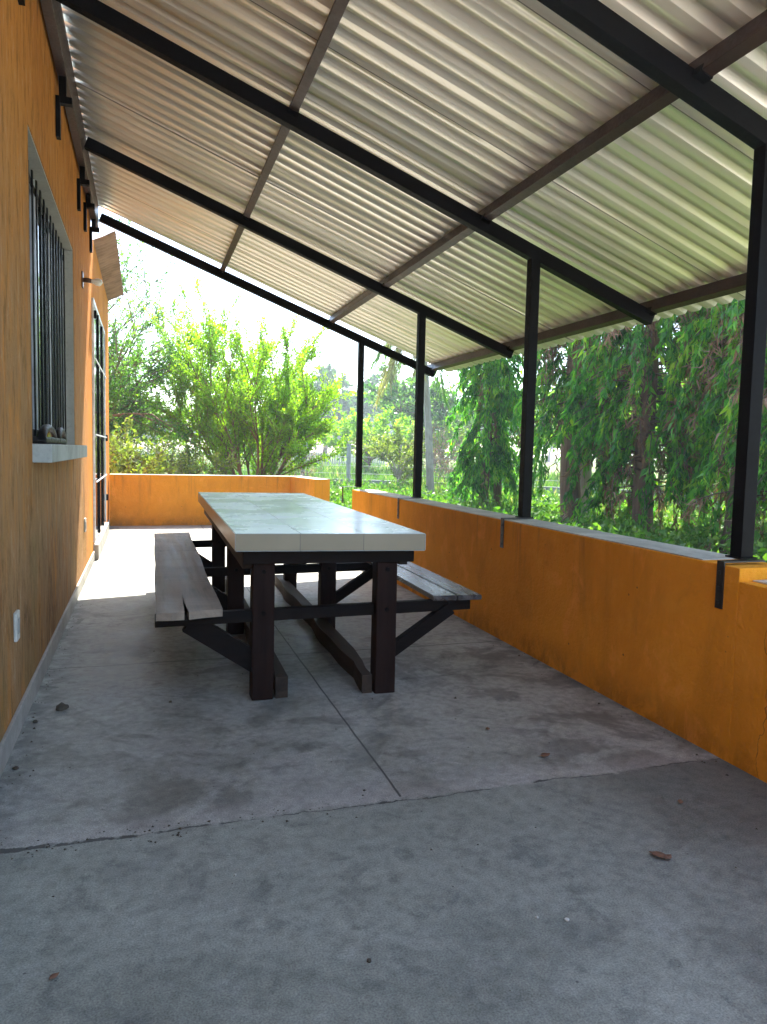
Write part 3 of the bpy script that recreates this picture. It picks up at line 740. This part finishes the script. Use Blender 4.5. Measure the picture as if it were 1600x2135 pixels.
MB().tube([(0.0755, 6.82, 2.53), (0.09, 6.82, 2.529), (0.115, 6.82, 2.527), (0.14, 6.82, 2.525), (0.155, 6.82, 2.524), (0.162, 6.82, 2.523)], [0.014, 0.018, 0.029, 0.031, 0.021, 0.004], 14).build('bulb', M['bulb'], lamp, True)
# goggles on the sill
gg = empty('goggles', (0.02, 4.0, WZ0), 0, 'black goggles with amber lenses lying at the near end of the window sill', 'goggles')
def arc(y0, y1, h_, x_):
    b_ = MB(); n = 14; pts = []; 
    for k in range(n + 1):
        t = math.pi * k / n; pts.append((x_, (y0 + y1) / 2 - math.cos(t) * (y1 - y0) / 2, WZ0 + 0.012 + math.sin(t) * h_))
    return pts
for (y0, y1, h_, x_) in ((3.80, 4.28, 0.066, 0.035), (4.40, 4.72, 0.064, 0.040)):
    pts = arc(y0, y1, h_, x_)
    b_ = MB().tube(pts + [pts[0]], [0.021] * (len(pts) + 1), 8, False)
    b_.build('rim', M['rubber'], gg, True)
    pts = arc(y0 + (0.16 if y0 < 4 else 0.03), y1 - 0.05, h_ - 0.014, x_ + 0.006)
    V = [p_ for p_ in pts] + [(p_[0] - 0.006, p_[1], p_[2]) for p_ in pts]; n = len(pts)
    F = [tuple(range(n)), tuple(range(2 * n - 1, n - 1, -1))] + [(k, (k + 1) % n, n + (k + 1) % n, n + k) for k in range(n)]
    o = from_np('lens', V, [f for f in F], M['amber'], gg); o.matrix_parent_inverse = parent_matrix(gg).inverted()
MB().box(-0.02, 0.058, 3.79, 4.76, WZ0 + 0.0005, WZ0 + 0.034, 0.010).build('strap', M['rubber'], gg)

# ------------------------------------------------------------------ litter on the floor
def dry_leaf(x, y, rz, s, label, col='lf_dead'):
    V = []; F = []; n = 7
    for k in range(n):
        t = k / (n - 1); w_ = math.sin(math.pi * min(0.97, t + 0.03)) * 0.30
        zc = 0.003 + 0.16 * s * (abs(t - .45) ** 1.4) 
        V += [((t - .5) * s, -w_ * s, zc + 0.22 * w_ * s), ((t - .5) * s, 0, zc), ((t - .5) * s, w_ * s, zc + 0.3 * w_ * s)]
    for k in range(n - 1):
        for j in (0, 1): F.append((k * 3 + j, k * 3 + j + 1, k * 3 + j + 4, k * 3 + j + 3))
    o = from_np('dry_leaf', V, F, M[col], None, True); o.location = (x, y, 0.001); o.rotation_euler = (0, 0, rz)
    sd = o.modifiers.new('thickness', 'SOLIDIFY'); sd.thickness = 0.0008
    return tag(o, label, 'leaf', 'dry leaves fallen on the porch floor')
dry_leaf(1.905, 1.715, 2.3, 0.055, 'curled pale dry leaf on the dark near slab towards the low wall')
dry_leaf(1.925, 1.70, 0.4, 0.035, 'small torn dry leaf piece touching the curled pale leaf')
dry_leaf(1.954, 2.44, 0.3, 0.05, 'dry leaf lying just past the rough crack towards the low wall')
dry_leaf(1.86, 2.75, 1.2, 0.03, 'tiny dry leaf on the far slab beyond the rough crack, left of the blotches')
dry_leaf(2.20, 1.98, 0.9, 0.03, 'small brown leaf fragment between the crack and the low wall foot')
dry_leaf(0.30, 1.66, 0.7, 0.025, 'small reddish leaf crumb at the very front left of the floor')
def clod(x, y, s, label, mat='soil', seed=0):
    o = MB(); bmesh.ops.create_icosphere(o.bm, subdivisions=2, radius=s)
    o = o.build('dirt_clod', M[mat], None, True); jitter(o, s * 0.6, 1.3 / s, seed)
    for v in o.data.vertices: v.co.z = max(v.co.z * 0.7, -s * 0.4)
    o.location = (x, y, s * 0.4); tag(o, label, 'dirt clod', 'small clods and crumbs on the porch floor')
M['soil'] = paint('dry_soil', (0.07, 0.055, 0.035), 0.95)
clod(0.142, 3.44, 0.024, 'dark dirt clod lying out from the left wall foot', seed=1)
clod(0.055, 3.30, 0.010, 'small dirt crumb close to the left baseboard', seed=2)
clod(0.050, 2.83, 0.010, 'dark crumb against the left baseboard nearest the front', seed=3)
clod(1.487, 1.53, 0.006, 'tiny white pebble on the near slab right of the middle', 'white', seed=4)
clod(1.42, 1.56, 0.004, 'tiniest white grain beside the small white pebble', 'white', seed=5)
clod(0.60, 3.42, 0.007, 'dark crumb in the floor below the split bench end', seed=6)
clod(0.971, 1.523, 0.006, 'dark round crumb in the middle of the near slab', seed=7)
clod(0.72, 1.95, 0.004, 'pale grain on the left of the near slab before the crack', 'white', seed=8)

rg = np.random.default_rng(9); gv = []; gf = []
def grit_at(x, y, s):
    k = len(gv); a_ = rg.uniform(0, 6.28)
    for t in range(3): gv.append((x + s * math.cos(a_ + t * 2.1), y + s * math.sin(a_ + t * 2.1), 0.0005))
    gv.append((x, y, s * rg.uniform(.5, 1.1))); gf.extend([(k, k + 1, k + 3), (k + 1, k + 2, k + 3), (k + 2, k, k + 3)])
for _ in range(420):
    u_ = rg.random()
    if u_ < .35: x_, y_ = 0.02 + abs(rg.normal(0, .045)), rg.uniform(1.5, 7)
    elif u_ < .60: x_, y_ = 2.60 - abs(rg.normal(0, .05)), rg.uniform(1.2, 7)
    elif u_ < .80: x_ = rg.uniform(0, 1.2); y_ = 2.24 + rg.normal(0, .03)
    else: x_, y_ = rg.uniform(0, 2.6), rg.uniform(1.2, 5.5)
    grit_at(x_, y_, rg.uniform(.0015, .0055) * (1.6 if rg.random() < .08 else 1))
tag(from_np('grit', gv, gf, M['soil']), 'fine dark grit gathered along the wall feet and the floor crack', 'grit', kind='stuff')

# ------------------------------------------------------------------ vegetation
def leaves_np(P, D, L, Wd, rng, curl=0.25, flat=None):
    """lanceolate leaves: 6 verts, 3 faces (as quads) each"""
    n = len(P); D = D / np.linalg.norm(D, axis=1, keepdims=True)
    if flat is None: R0 = rng.normal(size=(n, 3))
    else: R0 = flat
    S_ = np.cross(D, R0); S_ /= np.linalg.norm(S_, axis=1, keepdims=True) + 1e-9
    N_ = np.cross(S_, D); L = L[:, None]; Wd = Wd[:, None]
    v0 = P; v1 = P + D * L * .38 + S_ * Wd * .5 + N_ * L * curl * .10; v2 = P + D * L * .38 - S_ * Wd * .5 + N_ * L * curl * .10
    v3 = P + D * L + N_ * L * (-curl * .35)
    V = np.stack([v0, v1, v3, v2], 1).reshape(-1, 3)
    F = np.arange(n * 4).reshape(n, 4)
    return V, F
def tubes(list_, n=5):
    V = []; F = []; off = 0
    for pts, rad in list_:
        v, f = tube_np(pts, rad, n); V += v; F += [tuple(i + off for i in q) for q in f]; off += len(v)
    return np.array(V), np.array(F)
def put(name, V, F, mat, parent, smooth=False, label=None):
    o = from_np(name, V, F, mat, parent, smooth)
    if label: o['label'] = label
    return o

# mast trees with hanging foliage (local origin at trunk base)
def mast_tree(seed, H=7.6, R=0.95, nb=330, zlow=0.75, dead=0.22, tr=0.11):
    rng = np.random.default_rng(seed); rnd = random.Random(seed)
    root = empty('mast_tree', (0, 0, 0))
    tp = []; lean = (rnd.uniform(-.03, .03), rnd.uniform(-.03, .03))
    for k in range(16):
        z = H * k / 15; tp.append((lean[0] * z + .035 * math.sin(z * 1.3 + seed), lean[1] * z + .03 * math.cos(z * 1.7 + seed), z - 0.1))
    tv = [(tp, [tr * (1.25 if k == 0 else 1) * (1 - 0.78 * k / 15) + 0.008 for k in range(16)])]
    V, F = tubes(tv, 10); o = put('trunk', V, F, M['bark'], root, True)
    br = []; P1 = []; D1 = []; L1 = []; P2 = []; D2 = []; L2 = []
    for b_ in range(nb):
        u = rnd.random(); z = zlow + 0.25 + (H - zlow - 0.3) * u ** 0.9
        th = rnd.uniform(0, 2 * math.pi); reach = R * rnd.uniform(0.45, 1.05) * (1 - 0.35 * (z / H) ** 2)
        drop = rnd.uniform(0.35, 1.25); rise = rnd.uniform(0, .22)
        k0 = min(14, int(z / H * 15)); c0 = Vector(tp[k0]); pts = []
        m = 7
        for k in range(m + 1):
            t = k / m; r_ = reach * (1 - (1 - t) ** 1.6); zz = z + rise * math.sin(t * 2.2) - drop * t ** 2.1
            wob = 0.05 * math.sin(t * 7 + b_)
            pts.append((c0.x + math.cos(th + wob) * r_, c0.y + math.sin(th + wob) * r_, max(zz, zlow * 0.35)))
        br.append((pts, [0.009 * (1 - .7 * k / m) + .0015 for k in range(m + 1)]))
        isdead = rnd.random() < dead
        nl = rnd.randint(84, 120) if not isdead else rnd.randint(50, 80)
        A = np.array(pts); ts = rng.uniform(0.22, 1.0, nl) ** 0.8 * m; i0 = np.minimum(ts.astype(int), m - 1); f_ = (ts - i0)[:, None]
        pp = A[i0] * (1 - f_) + A[i0 + 1] * f_ + rng.normal(0, .022, (nl, 3))
        out = np.array([math.cos(th), math.sin(th), 0])
        dd = np.tile([0, 0, -1.0], (nl, 1)) + out * rng.uniform(-.1, .55, (nl, 1)) + rng.normal(0, .26, (nl, 3))
        if isdead:
            P2.append(pp); D2.append(dd + rng.normal(0, .3, (nl, 3))); L2.append(rng.uniform(.08, .20, nl))
        else:
            P1.append(pp); D1.append(dd); L1.append(rng.uniform(.08, .17, nl))
    V, F = tubes(br, 4); put('branch', V, F, M['branchwood'], root)
    P1, D1, L1 = map(np.concatenate, (P1, D1, L1))
    V, F = leaves_np(P1, D1, L1, L1 * rng.uniform(.20, .32, len(L1)), rng, .8); put('crown', V, F, M['lf_mast'], root)
    P2, D2, L2 = map(np.concatenate, (P2, D2, L2))
    V, F = leaves_np(P2, D2, L2, L2 * .13, rng, 1.4); put('dead_foliage', V, F, M['lf_dead'], root)
    return root
mt1 = mast_tree(11, R=0.80, zlow=0.50, dead=0.06, nb=430, tr=0.10)
mt2 = mast_tree(23, R=1.05, zlow=1.25, dead=0.26, nb=400, tr=0.17)
mt3 = mast_tree(37, R=1.15, zlow=0.55, dead=0.34, nb=480, tr=0.14)
row = 'mast trees in a row behind the low wall'
def place(o, x, y, rz, s, label, group=None, z=G):
    o.location = (x, y, z); o.rotation_euler = (0, 0, rz); o.scale = (s,) * 3
    o['label'] = label; o['category'] = 'tree'
    if group: o['group'] = group
    return o
place(mt1, 6.95, 13.4, 0.3, 1.0, 'slim dark green hanging-leaf tree left of the middle post, with twin bare trunk foot', row)
place(mt2, 6.95, 10.25, 1.0, 1.0, 'hanging-leaf tree with thick reddish brown trunk just right of the middle post', row)
place(mt3, 7.0, 8.55, 2.2, 1.0, 'hanging-leaf tree full of brown dead strands between the two nearest posts', row)
for (src, x, y, rz, s, lb) in [
    (mt2, 7.45, 7.35, 3.9, 1.05, 'hanging-leaf tree whose trunk stands just left of the nearest post'),
    (mt3, 7.0, 6.05, 5.1, 0.95, 'hanging-leaf tree seen at the right edge past the nearest post'),
    (mt3, 9.3, 9.3, 0.9, 1.1, 'hanging-leaf tree in the second rank behind the brown stranded one'),
    (mt2, 6.9, 4.6, 2.9, 1.0, 'nearest hanging-leaf tree, beyond the picture edge side of the nearest post')]:
    c_ = copy_thing(src, (x, y, G), rz, s, lb, row)
sec = MB().tube([(7.28, 13.5, G - .05), (7.25, 13.5, 0.8), (7.22, 13.48, 1.6), (7.1, 13.45, 2.7)], [0.09, 0.08, 0.07, 0.04], 9, False).build('second_trunk', M['bark'], mt1, True)
tr2 = empty('bare_tree', (7.45, 10.75, G), 0, 'straight pale grey trunk right beside the thick reddish brown one', 'tree')
MB().tube([(7.45, 10.75, G - .1), (7.47, 10.74, 1.0), (7.44, 10.7, 2.2), (7.5, 10.72, 3.6), (7.46, 10.7, 5.6)], [0.12, 0.11, 0.105, 0.10, 0.07], 10, False).build('trunk', M['bark_p'], tr2, True)

# generic branching plant
def grow(seed, stems, depth, leaf_n, leaf_L, spread=0.5, up=0.25, ratio=0.62, kids=4, leafw=0.4, lvl_leaf=1, sag=0.0):
    """stems: list of (start, dir, length, radius). returns tubes and leaves"""
    rnd = random.Random(seed); rng = np.random.default_rng(seed); T = []; PP = []; DD = []
    def rec(p, d, L, r, lv):
        m = 5; pts = [p.copy()]; q = p.copy(); dd = d.copy()
        for k in range(m):
            dd = (dd + Vector((rnd.gauss(0, .09), rnd.gauss(0, .09), rnd.gauss(0, .07) + up * .12 - sag * .12 * (lv > 0)))).normalized()
            q = q + dd * (L / m); pts.append(q.copy())
        T.append(([tuple(v) for v in pts], [max(r * (1 - .6 * k / m), .0025) for k in range(m + 1)]))
        if lv >= lvl_leaf:
            A = np.array(pts); n = int(leaf_n * L * rnd.uniform(.6, 1.3))
            if n > 0:
                ts = rng.uniform(.15, 1, n) * m; i0 = np.minimum(ts.astype(int), m - 1); f_ = (ts - i0)[:, None]
                PP.append(A[i0] * (1 - f_) + A[i0 + 1] * f_ + rng.normal(0, .02 + L * .02, (n, 3)))
                DD.append(np.array(dd[:]) * .7 + rng.normal(0, .75, (n, 3)))
        if lv < depth:
            for c in range(kids):
                t = rnd.uniform(.25, 1.0) if c else 1.0; i0 = min(m, max(1, int(round(t * m))))
                ax = Vector((rnd.gauss(0, 1), rnd.gauss(0, 1), rnd.gauss(0, .6))).normalized()
                nd = (dd + ax * spread).normalized(); rec(pts[i0], nd, L * ratio * rnd.uniform(.75, 1.2), r * .5, lv + 1)
    for s_, d, L, r in stems: rec(Vector(s_), Vector(d).normalized(), L, r, 0)
    PP = np.concatenate(PP); DD = np.concatenate(DD); n = len(PP)
    LL = rng.uniform(.7, 1.3, n) * leaf_L
    V, F = leaves_np(PP, DD, LL, LL * leafw, rng, .3)
    return T, V, F
def plant(name, label, cat, loc, seed, stems, leafmat, bark, group=None, n=5, **kw):
    root = empty(name, loc, 0, label, cat, group)
    T, V, F = grow(seed, stems, **kw)
    tv, tf = tubes(T, n); put('trunk', tv, tf, M[bark], root, True); put('crown', V, F, M[leafmat], root)
    return root
# lime bush beyond the end wall: fans of long stems
rnd = random.Random(4); st = []
for k in range(17):
    th = 2 * math.pi * k / 17 + rnd.uniform(-.2, .2); tilt = rnd.uniform(.12, .85)
    st.append(((.16 * math.cos(th), .16 * math.sin(th), 0), (math.cos(th) * tilt, math.sin(th) * tilt, 1), rnd.uniform(1.85, 2.6) * (1.2 - .3 * tilt), .035))
plant('lime_shrub', 'bright lime green many-stemmed shrub fanning out beyond the end wall', 'shrub', (2.62, 15.6, G), 7, st, 'lf_lime', 'bark_r',
      depth=2, leaf_n=165, leaf_L=.062, spread=.62, up=.22, ratio=.50, kids=7, leafw=.42)
# tall feathery tree on the left
st = [((0, 0, 0), (0.15, 0, 1), 2.2, .10), ((.1, .1, 0), (0.75, -.1, 1), 2.2, .07), ((-.1, 0, 0), (-.5, .2, 1), 2.2, .07), ((0, 0, .3), (.3, -.6, 1), 2.2, .07),
      ((0, .1, .5), (.95, .3, .7), 1.9, .05), ((0, 0, .5), (.5, .5, 1.2), 2.4, .06), ((0, 0, .2), (.9, -.4, .35), 1.5, .04), ((0, 0, .2), (.4, -.7, .25), 1.4, .04), ((0, 0, .2), (.5, -.3, .9), 1.9, .04)]
plant('feathery_tree', 'tall airy green tree rising behind the house corner at the left', 'tree', (-0.95, 16.0, G), 12, st, 'lf_mid', 'bark',
      depth=3, leaf_n=70, leaf_L=.065, spread=.75, up=.06, ratio=.62, kids=5, leafw=.45)
# sparse outer branches
st = [((0, 0, 2.8), (.25, -.1, 1), 1.8, .04), ((0, 0, 3.2), (.75, 0, .8), 1.9, .03)]
plant('airy_tree', 'thin sparse tree top reaching into the sky under the brown eave', 'tree', (-0.7, 18.5, G), 19, [((0, 0, 0), (0, 0, 1), 3.2, .08)] + st, 'lf_mid', 'bark',
      depth=3, leaf_n=16, leaf_L=.085, spread=.7, up=.2, ratio=.62, kids=4, leafw=.45)
# low yellow-green shrub just behind the end wall
st = [((rnd.uniform(-.35, .35), rnd.uniform(-.3, .3), 0), (rnd.uniform(-.5, .5), rnd.uniform(-.5, .5), 1), rnd.uniform(.7, 1.0), .02) for _ in range(12)]
plant('leafy_shrub', 'low shrub of yellow-green leaves just behind the left end of the end wall', 'shrub', (0.30, 13.0, G), 31, st, 'lf_shrub', 'twig',
      depth=2, leaf_n=60, leaf_L=.085, spread=.6, up=.1, ratio=.55, kids=5, leafw=.5)
st = [((rnd.uniform(-.3, .3), rnd.uniform(-.3, .3), 0), (rnd.uniform(-.5, .5), rnd.uniform(-.5, .5), 1), rnd.uniform(.6, .9), .02) for _ in range(9)]
plant('leafy_shrub', 'small pale green shrub between the yellow-green one and the lime shrub', 'shrub', (1.05, 14.2, G), 33, st, 'lf_shrub', 'twig',
      depth=2, leaf_n=45, leaf_L=.07, spread=.6, up=.1, ratio=.55, kids=5, leafw=.5)
# dry brush
def brush(loc, seed, label, s=1.0):
    rn = random.Random(seed)
    st = [((rn.uniform(-.5, .5) * s, rn.uniform(-.3, .3), 0), (rn.uniform(-.6, .6), rn.uniform(-.6, .6), 1), rn.uniform(.7, 1.2) * s, .012) for _ in range(12)]
    plant('dry_brush', label, 'shrub', loc, seed, st, 'lf_dead', 'twig', 'dry leafless brush by the garden wall', n=4, depth=2, leaf_n=14, leaf_L=.05, spread=.6, up=.0, ratio=.6, kids=5)
brush((1.45, 18.5, G), 41, 'grey dry brush left of the lime shrub foot')
brush((4.15, 18.6, G), 42, 'grey dry brush right of the lime shrub foot')
brush((8.9, 20.2, G), 43, 'grey dry brush behind the palm trunk', 1.2)
# small yellow topped tree by the garden wall
st = [((0, 0, 0), (.05, 0, 1), .95, .06), ((0, 0, .6), (.5, .1, 1), .8, .03), ((0, 0, .6), (-.5, .1, 1), .8, .03), ((0, 0, .7), (.1, -.5, 1), .8, .03), ((0, 0, .7), (-.1, .5, 1), .8, .03)]
plant('small_tree', 'small round tree with yellow-green top in front of the grey garden wall', 'tree', (7.35, 20.0, G), 51, st, 'lf_shrub', 'bark_p',
      depth=3, leaf_n=50, leaf_L=.09, spread=.8, up=.05, ratio=.6, kids=4, leafw=.5)
# larger trees behind
def round_tree(loc, seed, label, H, Rr_, leafmat='lf_mid', leaf_L=.22, name='broad_tree', dens=30, group=None, depth=3):
    rn = random.Random(seed); st = [((0, 0, 0), (rn.uniform(-.1, .1), 0, 1), H * .45, H * .025)]
    for k in range(7):
        th = 2 * math.pi * k / 7 + rn.uniform(-.3, .3); st.append(((0, 0, H * rn.uniform(.2, .38)), (math.cos(th), math.sin(th), rn.uniform(.25, 1.0)), Rr_ * rn.uniform(.55, .8), H * .012))
    return plant(name, label, 'tree', loc, seed, st, leafmat, 'bark', group, n=4, depth=depth, leaf_n=dens, leaf_L=leaf_L, spread=.75, up=.1, ratio=.55, kids=5, leafw=.55)
round_tree((15.0, 36.0, G), 61, 'pale green spreading tree seen between the palm trunk and the first hanging-leaf tree', 6.4, 4.2, 'lf_mid', .22, dens=22)
# far umbrella tree: flat layered crown
rn = random.Random(71); st = [((0, 0, 0), (0, 0, 1), 5.0, .35)]
for k in range(11):
    th = 2 * math.pi * k / 11; st.append(((0, 0, rn.uniform(3.2, 4.6)), (math.cos(th), math.sin(th), rn.uniform(.15, .75)), rn.uniform(3.0, 4.2), .12))
plant('umbrella_tree', 'far hazy spreading tree with layered crown above the lime shrub\'s right side', 'tree', (17.0, 70.0, 0.0), 72, st, 'lf_far', 'bark',
      n=4, depth=3, leaf_n=18, leaf_L=.40, spread=.75, up=.02, ratio=.55, kids=5, leafw=.6)
far = 'far trees along the horizon'
ft = round_tree((37.5, 118, 0.4), 81, 'blue hazed far tree just right of the farthest post', 8.5, 6.0, 'lf_far', .7, 'far_tree', 8, far)
for n_, (x, y, rz, s, lb) in enumerate([
    (31.5, 116, 1, .95, 'blue hazed far tree just left of the farthest post'),
    (23.0, 122, 2, .85, 'far tree on the horizon behind the umbrella tree trunk'), (12.0, 110, 3, .8, 'far tree behind the lime shrub, right of its middle'),
    (1.0, 105, 4, .8, 'far tree behind the left side of the lime shrub'), (-6.0, 100, 5, .9, 'leftmost far tree, behind the feathery tree'),
    (47.0, 125, 1.5, .75, 'far tree right of the blue hazed one, behind the small round tree'), (54.0, 112, 2.5, 1.1, 'far tree behind the palm'),
    (62.0, 105, 3.5, 1.15, 'far tree behind the first hanging-leaf tree'), (72.0, 95, 4.5, 1.1, 'far tree behind the thick trunked hanging-leaf tree'),
    (78.0, 84, .5, 1.1, 'far tree behind the brown stranded hanging-leaf tree'), (82.0, 70, 1.7, 1.1, 'rightmost far tree, behind the nearest post')]):
    copy_thing(ft, (x, y, 0.3), rz, s, lb, far)
mid = round_tree((10.5, 33, G), 91, 'light green bushy tree beyond the garden wall behind the farthest post', 3.0, 2.2, 'lf_lime', .16, 'bushy_tree', 26, 'bushy trees beyond the garden wall')
for (x, y, rz, s, lb) in [(6.6, 38, 1, .95, 'light green bushy tree beyond the wall, right of the lime shrub'), (14.5, 34, 2, 0.9, 'light green bushy tree beyond the wall behind the small round tree'),
    (19.0, 27, 3, 1.5, 'tall light green bushy tree behind the first hanging-leaf tree'), (21.0, 22, 4, 1.5, 'light green bushy tree in the gap right of the middle post'),
    (19.0, 17, 5, 1.6, 'light green bushy tree behind the second rank of hanging-leaf trees'), (17.5, 12.0, .6, 1.6, 'light green bushy tree glimpsed just left of the nearest post'),
    (-2.5, 30, 3.1, 1.3, 'light green bushy tree far behind the feathery tree')]:
    copy_thing(mid, (x, y, G), rz, s, lb, 'bushy trees beyond the garden wall')

# palm with drooping half-dead fronds
pb = Vector((7.95, 18.9, G)); ptop = Vector((7.62, 19.0, 4.3))
palm = empty('palm_tree', pb, 0, 'tall thin palm with dry yellowed fronds hanging under the roof edge', 'palm tree')
pts = [tuple(pb.lerp(ptop, t) + Vector((.05 * math.sin(t * 3), 0, 0))) for t in [k / 12 for k in range(13)]]
MB().tube(pts, [.11 - .03 * k / 12 + (.008 if k % 2 else 0) for k in range(13)], 10, False).build('trunk', M['bark_p'], palm, True)
rng = np.random.default_rng(5)
for k, (th, ln, dr_) in enumerate([(3.1, 1.9, 1.9), (3.5, 1.8, 1.5), (2.6, 1.9, 1.6), (4.3, 1.9, 1.3), (3.2, 1.5, 0.4), (5.3, 2.0, 1.0), (0.2, 2.0, .8), (1.2, 2.0, .9), (2.2, 2.0, .5), (4.9, 1.8, 1.9), (2.9, 2.1, .9)]):
    A = []
    for j in range(13):
        t = j / 12; A.append((ptop.x + math.cos(th) * ln * .62 * t, ptop.y + math.sin(th) * ln * .62 * t, ptop.z + .35 * math.sin(t * 2.5) - dr_ * t ** 1.7))
    fo = MB().tube(A, [.018 * (1 - .8 * j / 12) + .003 for j in range(13)], 5, False).build('frond', M['lf_palm'], palm)
    A = np.array(A); n = 150; ts = rng.uniform(.15, 1, n) * 12; i0 = np.minimum(ts.astype(int), 11); f_ = (ts - i0)[:, None]
    pp = A[i0] * (1 - f_) + A[i0 + 1] * f_; ax = A[i0 + 1] - A[i0]; ax /= np.linalg.norm(ax, axis=1, keepdims=True)
    sd_ = np.cross(ax, [0, 0, 1.0]); sd_ /= np.linalg.norm(sd_, axis=1, keepdims=True) + 1e-6
    dd = ax * .7 + sd_ * np.where(np.arange(n) % 2, 1, -1)[:, None] * .6 + np.array([0, 0, -.65]) + rng.normal(0, .12, (n, 3))
    L = rng.uniform(.35, .6, n); V, F = leaves_np(pp, dd, L, L * .07, rng, .5)
    o = from_np('leaflets', V, F, M['lf_palm'] if k < 5 else M['lf_mid'], fo)

# garden wall with posts and wires
wall_pts = [(-9.0, 35.2), (2.2, 26.0), (7.06, 22.2), (9.2, 20.3), (20.0, 11.0)]
gw = MB()
for a_, b_ in zip(wall_pts[:-1], wall_pts[1:]):
    gw.beam((a_[0], a_[1], 0.02), (b_[0], b_[1], 0.02), .16, .56)
gwo = gw.build('garden_wall', M['block']); tag(gwo, 'low bare grey cement wall running behind the garden', 'wall')
def on_wall(x):
    for a_, b_ in zip(wall_pts[:-1], wall_pts[1:]):
        if a_[0] <= x <= b_[0]:
            t = (x - a_[0]) / (b_[0] - a_[0]); return a_[1] + (b_[1] - a_[1]) * t
first = None
plist = [(-4.5, 'leftmost concrete fence post, behind the feathery tree'), (-1.8, 'concrete fence post left behind the leafy shrub'), (0.9, 'concrete fence post behind the dry brush left of the lime shrub'), (3.2, 'concrete fence post behind the lime shrub stems'),
         (5.35, 'concrete fence post just right of the lime shrub'), (6.60, 'concrete fence post just left of the farthest canopy post'), (7.9, 'concrete fence post behind the small round tree'), (10.3, 'concrete fence post behind the palm trunk'), (12.6, 'concrete fence post behind the first hanging-leaf tree'), (15.2, 'concrete fence post behind the second rank of hanging-leaf trees')]
for k, (x, lb) in enumerate(plist):
    if first is None:
        b_ = MB().box(-.05, .05, -.05, .05, -.2, 1.45, .008); bmesh.ops.translate(b_.bm, verts=b_.bm.verts, vec=(0, 0, 0))
        first = b_.build('fence_post', M['post_c']); o = first
    else: o = first.copy(); C.objects.link(o)
    o.location = (x, on_wall(x) - 0.02, G + .1); o.rotation_euler = (0, 0, .7); tag(o, lb, 'fence post', 'concrete posts along the garden wall')
for zw, lb in ((1.28, 'top strand of fence wire'), (1.0, 'upper middle strand of fence wire'), (.72, 'lower middle strand of fence wire'), (.48, 'lowest strand of fence wire above the wall')):
    o = MB().tube([(x, on_wall(x) - .09, zw + .01 * math.sin(x)) for x in (-4.5, -1.8, .9, 3.2, 5.35, 6.6, 7.9, 10.3, 12.6, 15.2)], [.006] * 10, 4, False).build('fence_wire', M['post_c'])
    tag(o, lb, 'wire', 'wire strands between the concrete posts')
# far slatted fence in the field
pf = MB(); rn = random.Random(2)
for k in range(46):
    x = 8.5 + k * .16; pf.box(x, x + .11, 46.0 + k * .03, 46.03 + k * .03, 0.0, 1.05 + rn.uniform(-.05, .05))
pf.box(8.5, 15.9, 46.9, 46.95, .35, .42)
tag(pf.build('picket_fence', M['post_c']), 'far grey picket fence in the field left of the farthest canopy post', 'fence')

# grass and weeds (uncountable ground cover)
rng = np.random.default_rng(77)
def scatter(n, x0, x1, y0, y1, keep=None):
    p_ = np.stack([rng.uniform(x0, x1, n), rng.uniform(y0, y1, n), np.full(n, G)], 1)
    return p_[keep(p_)] if keep is not None else p_
gp = np.concatenate([scatter(90000, 2.9, 13, 3, 22, lambda q: ~((q[:, 0] < 3.65) & (q[:, 1] > 7.6) & (q[:, 1] < 11))), scatter(40000, -7, 3, 11.8, 26), scatter(40000, 3, 22, 20, 42), scatter(12000, -8, 14, 26, 45)])
n = len(gp); hh = rng.uniform(.06, .24, n) * (1 + .9 * (np.sin(gp[:, 0] * 1.7) * np.sin(gp[:, 1] * 1.3) > .2)) * (1 + .03 * np.clip(gp[:, 1] - 10, 0, 30))
dd = np.stack([rng.normal(0, .35, n), rng.normal(0, .35, n), np.ones(n)], 1)
V, F = leaves_np(gp, dd, hh, hh * rng.uniform(.10, .22, n), rng, .5)
tag(from_np('grass', V, F, M['lf_grass']), 'rough green grass covering the garden ground', 'grass', kind='stuff')
# broad-leaved weeds in clumps
cl = scatter(380, 3.0, 12, 4.5, 21, lambda q: ~((q[:, 0] < 3.7) & (q[:, 1] > 7.5) & (q[:, 1] < 11.1))); cl = np.concatenate([cl, scatter(160, 3.2, 6.2, 11, 19), scatter(120, -3, 3, 12, 22), scatter(220, 3.4, 8.0, 3.6, 9.5)])
hgt = rng.uniform(.25, .6, len(cl)); idx = np.repeat(np.arange(len(cl)), 60); n = len(idx)
pp = cl[idx] + np.stack([rng.normal(0, .14, n), rng.normal(0, .14, n), np.abs(rng.uniform(0, 1, n)) * hgt[idx]], 1)
dd = rng.normal(0, 1, (n, 3)) + np.array([0, 0, .35]); L = rng.uniform(.05, .11, n)
V, F = leaves_np(pp, dd, L, L * .6, rng, .3)
tag(from_np('weeds', V, F, M['lf_weed']), 'leafy green weeds growing in clumps among the grass', 'weeds', kind='stuff')

# ------------------------------------------------------------------ air
hz = MB().box(-171, 201, -91, 331, -1.3, 13.5).build('haze', None if False else M['ground'])
mh = bpy.data.materials.new('haze_air'); mh.use_nodes = True; t = mh.node_tree
t.nodes.remove(t.nodes['Principled BSDF']); pv = t.nodes.new('ShaderNodeVolumePrincipled')
pv.inputs['Color'].default_value = (0.80, 0.90, 1.0, 1); pv.inputs['Density'].default_value = 0.0018; pv.inputs['Anisotropy'].default_value = 0.3
t.links.new(pv.outputs[0], t.nodes['Material Output'].inputs['Volume'])
hz.data.materials.clear(); hz.data.materials.append(mh)
tag(hz, 'thin pale air haze over the garden and fields', 'haze', kind='stuff')
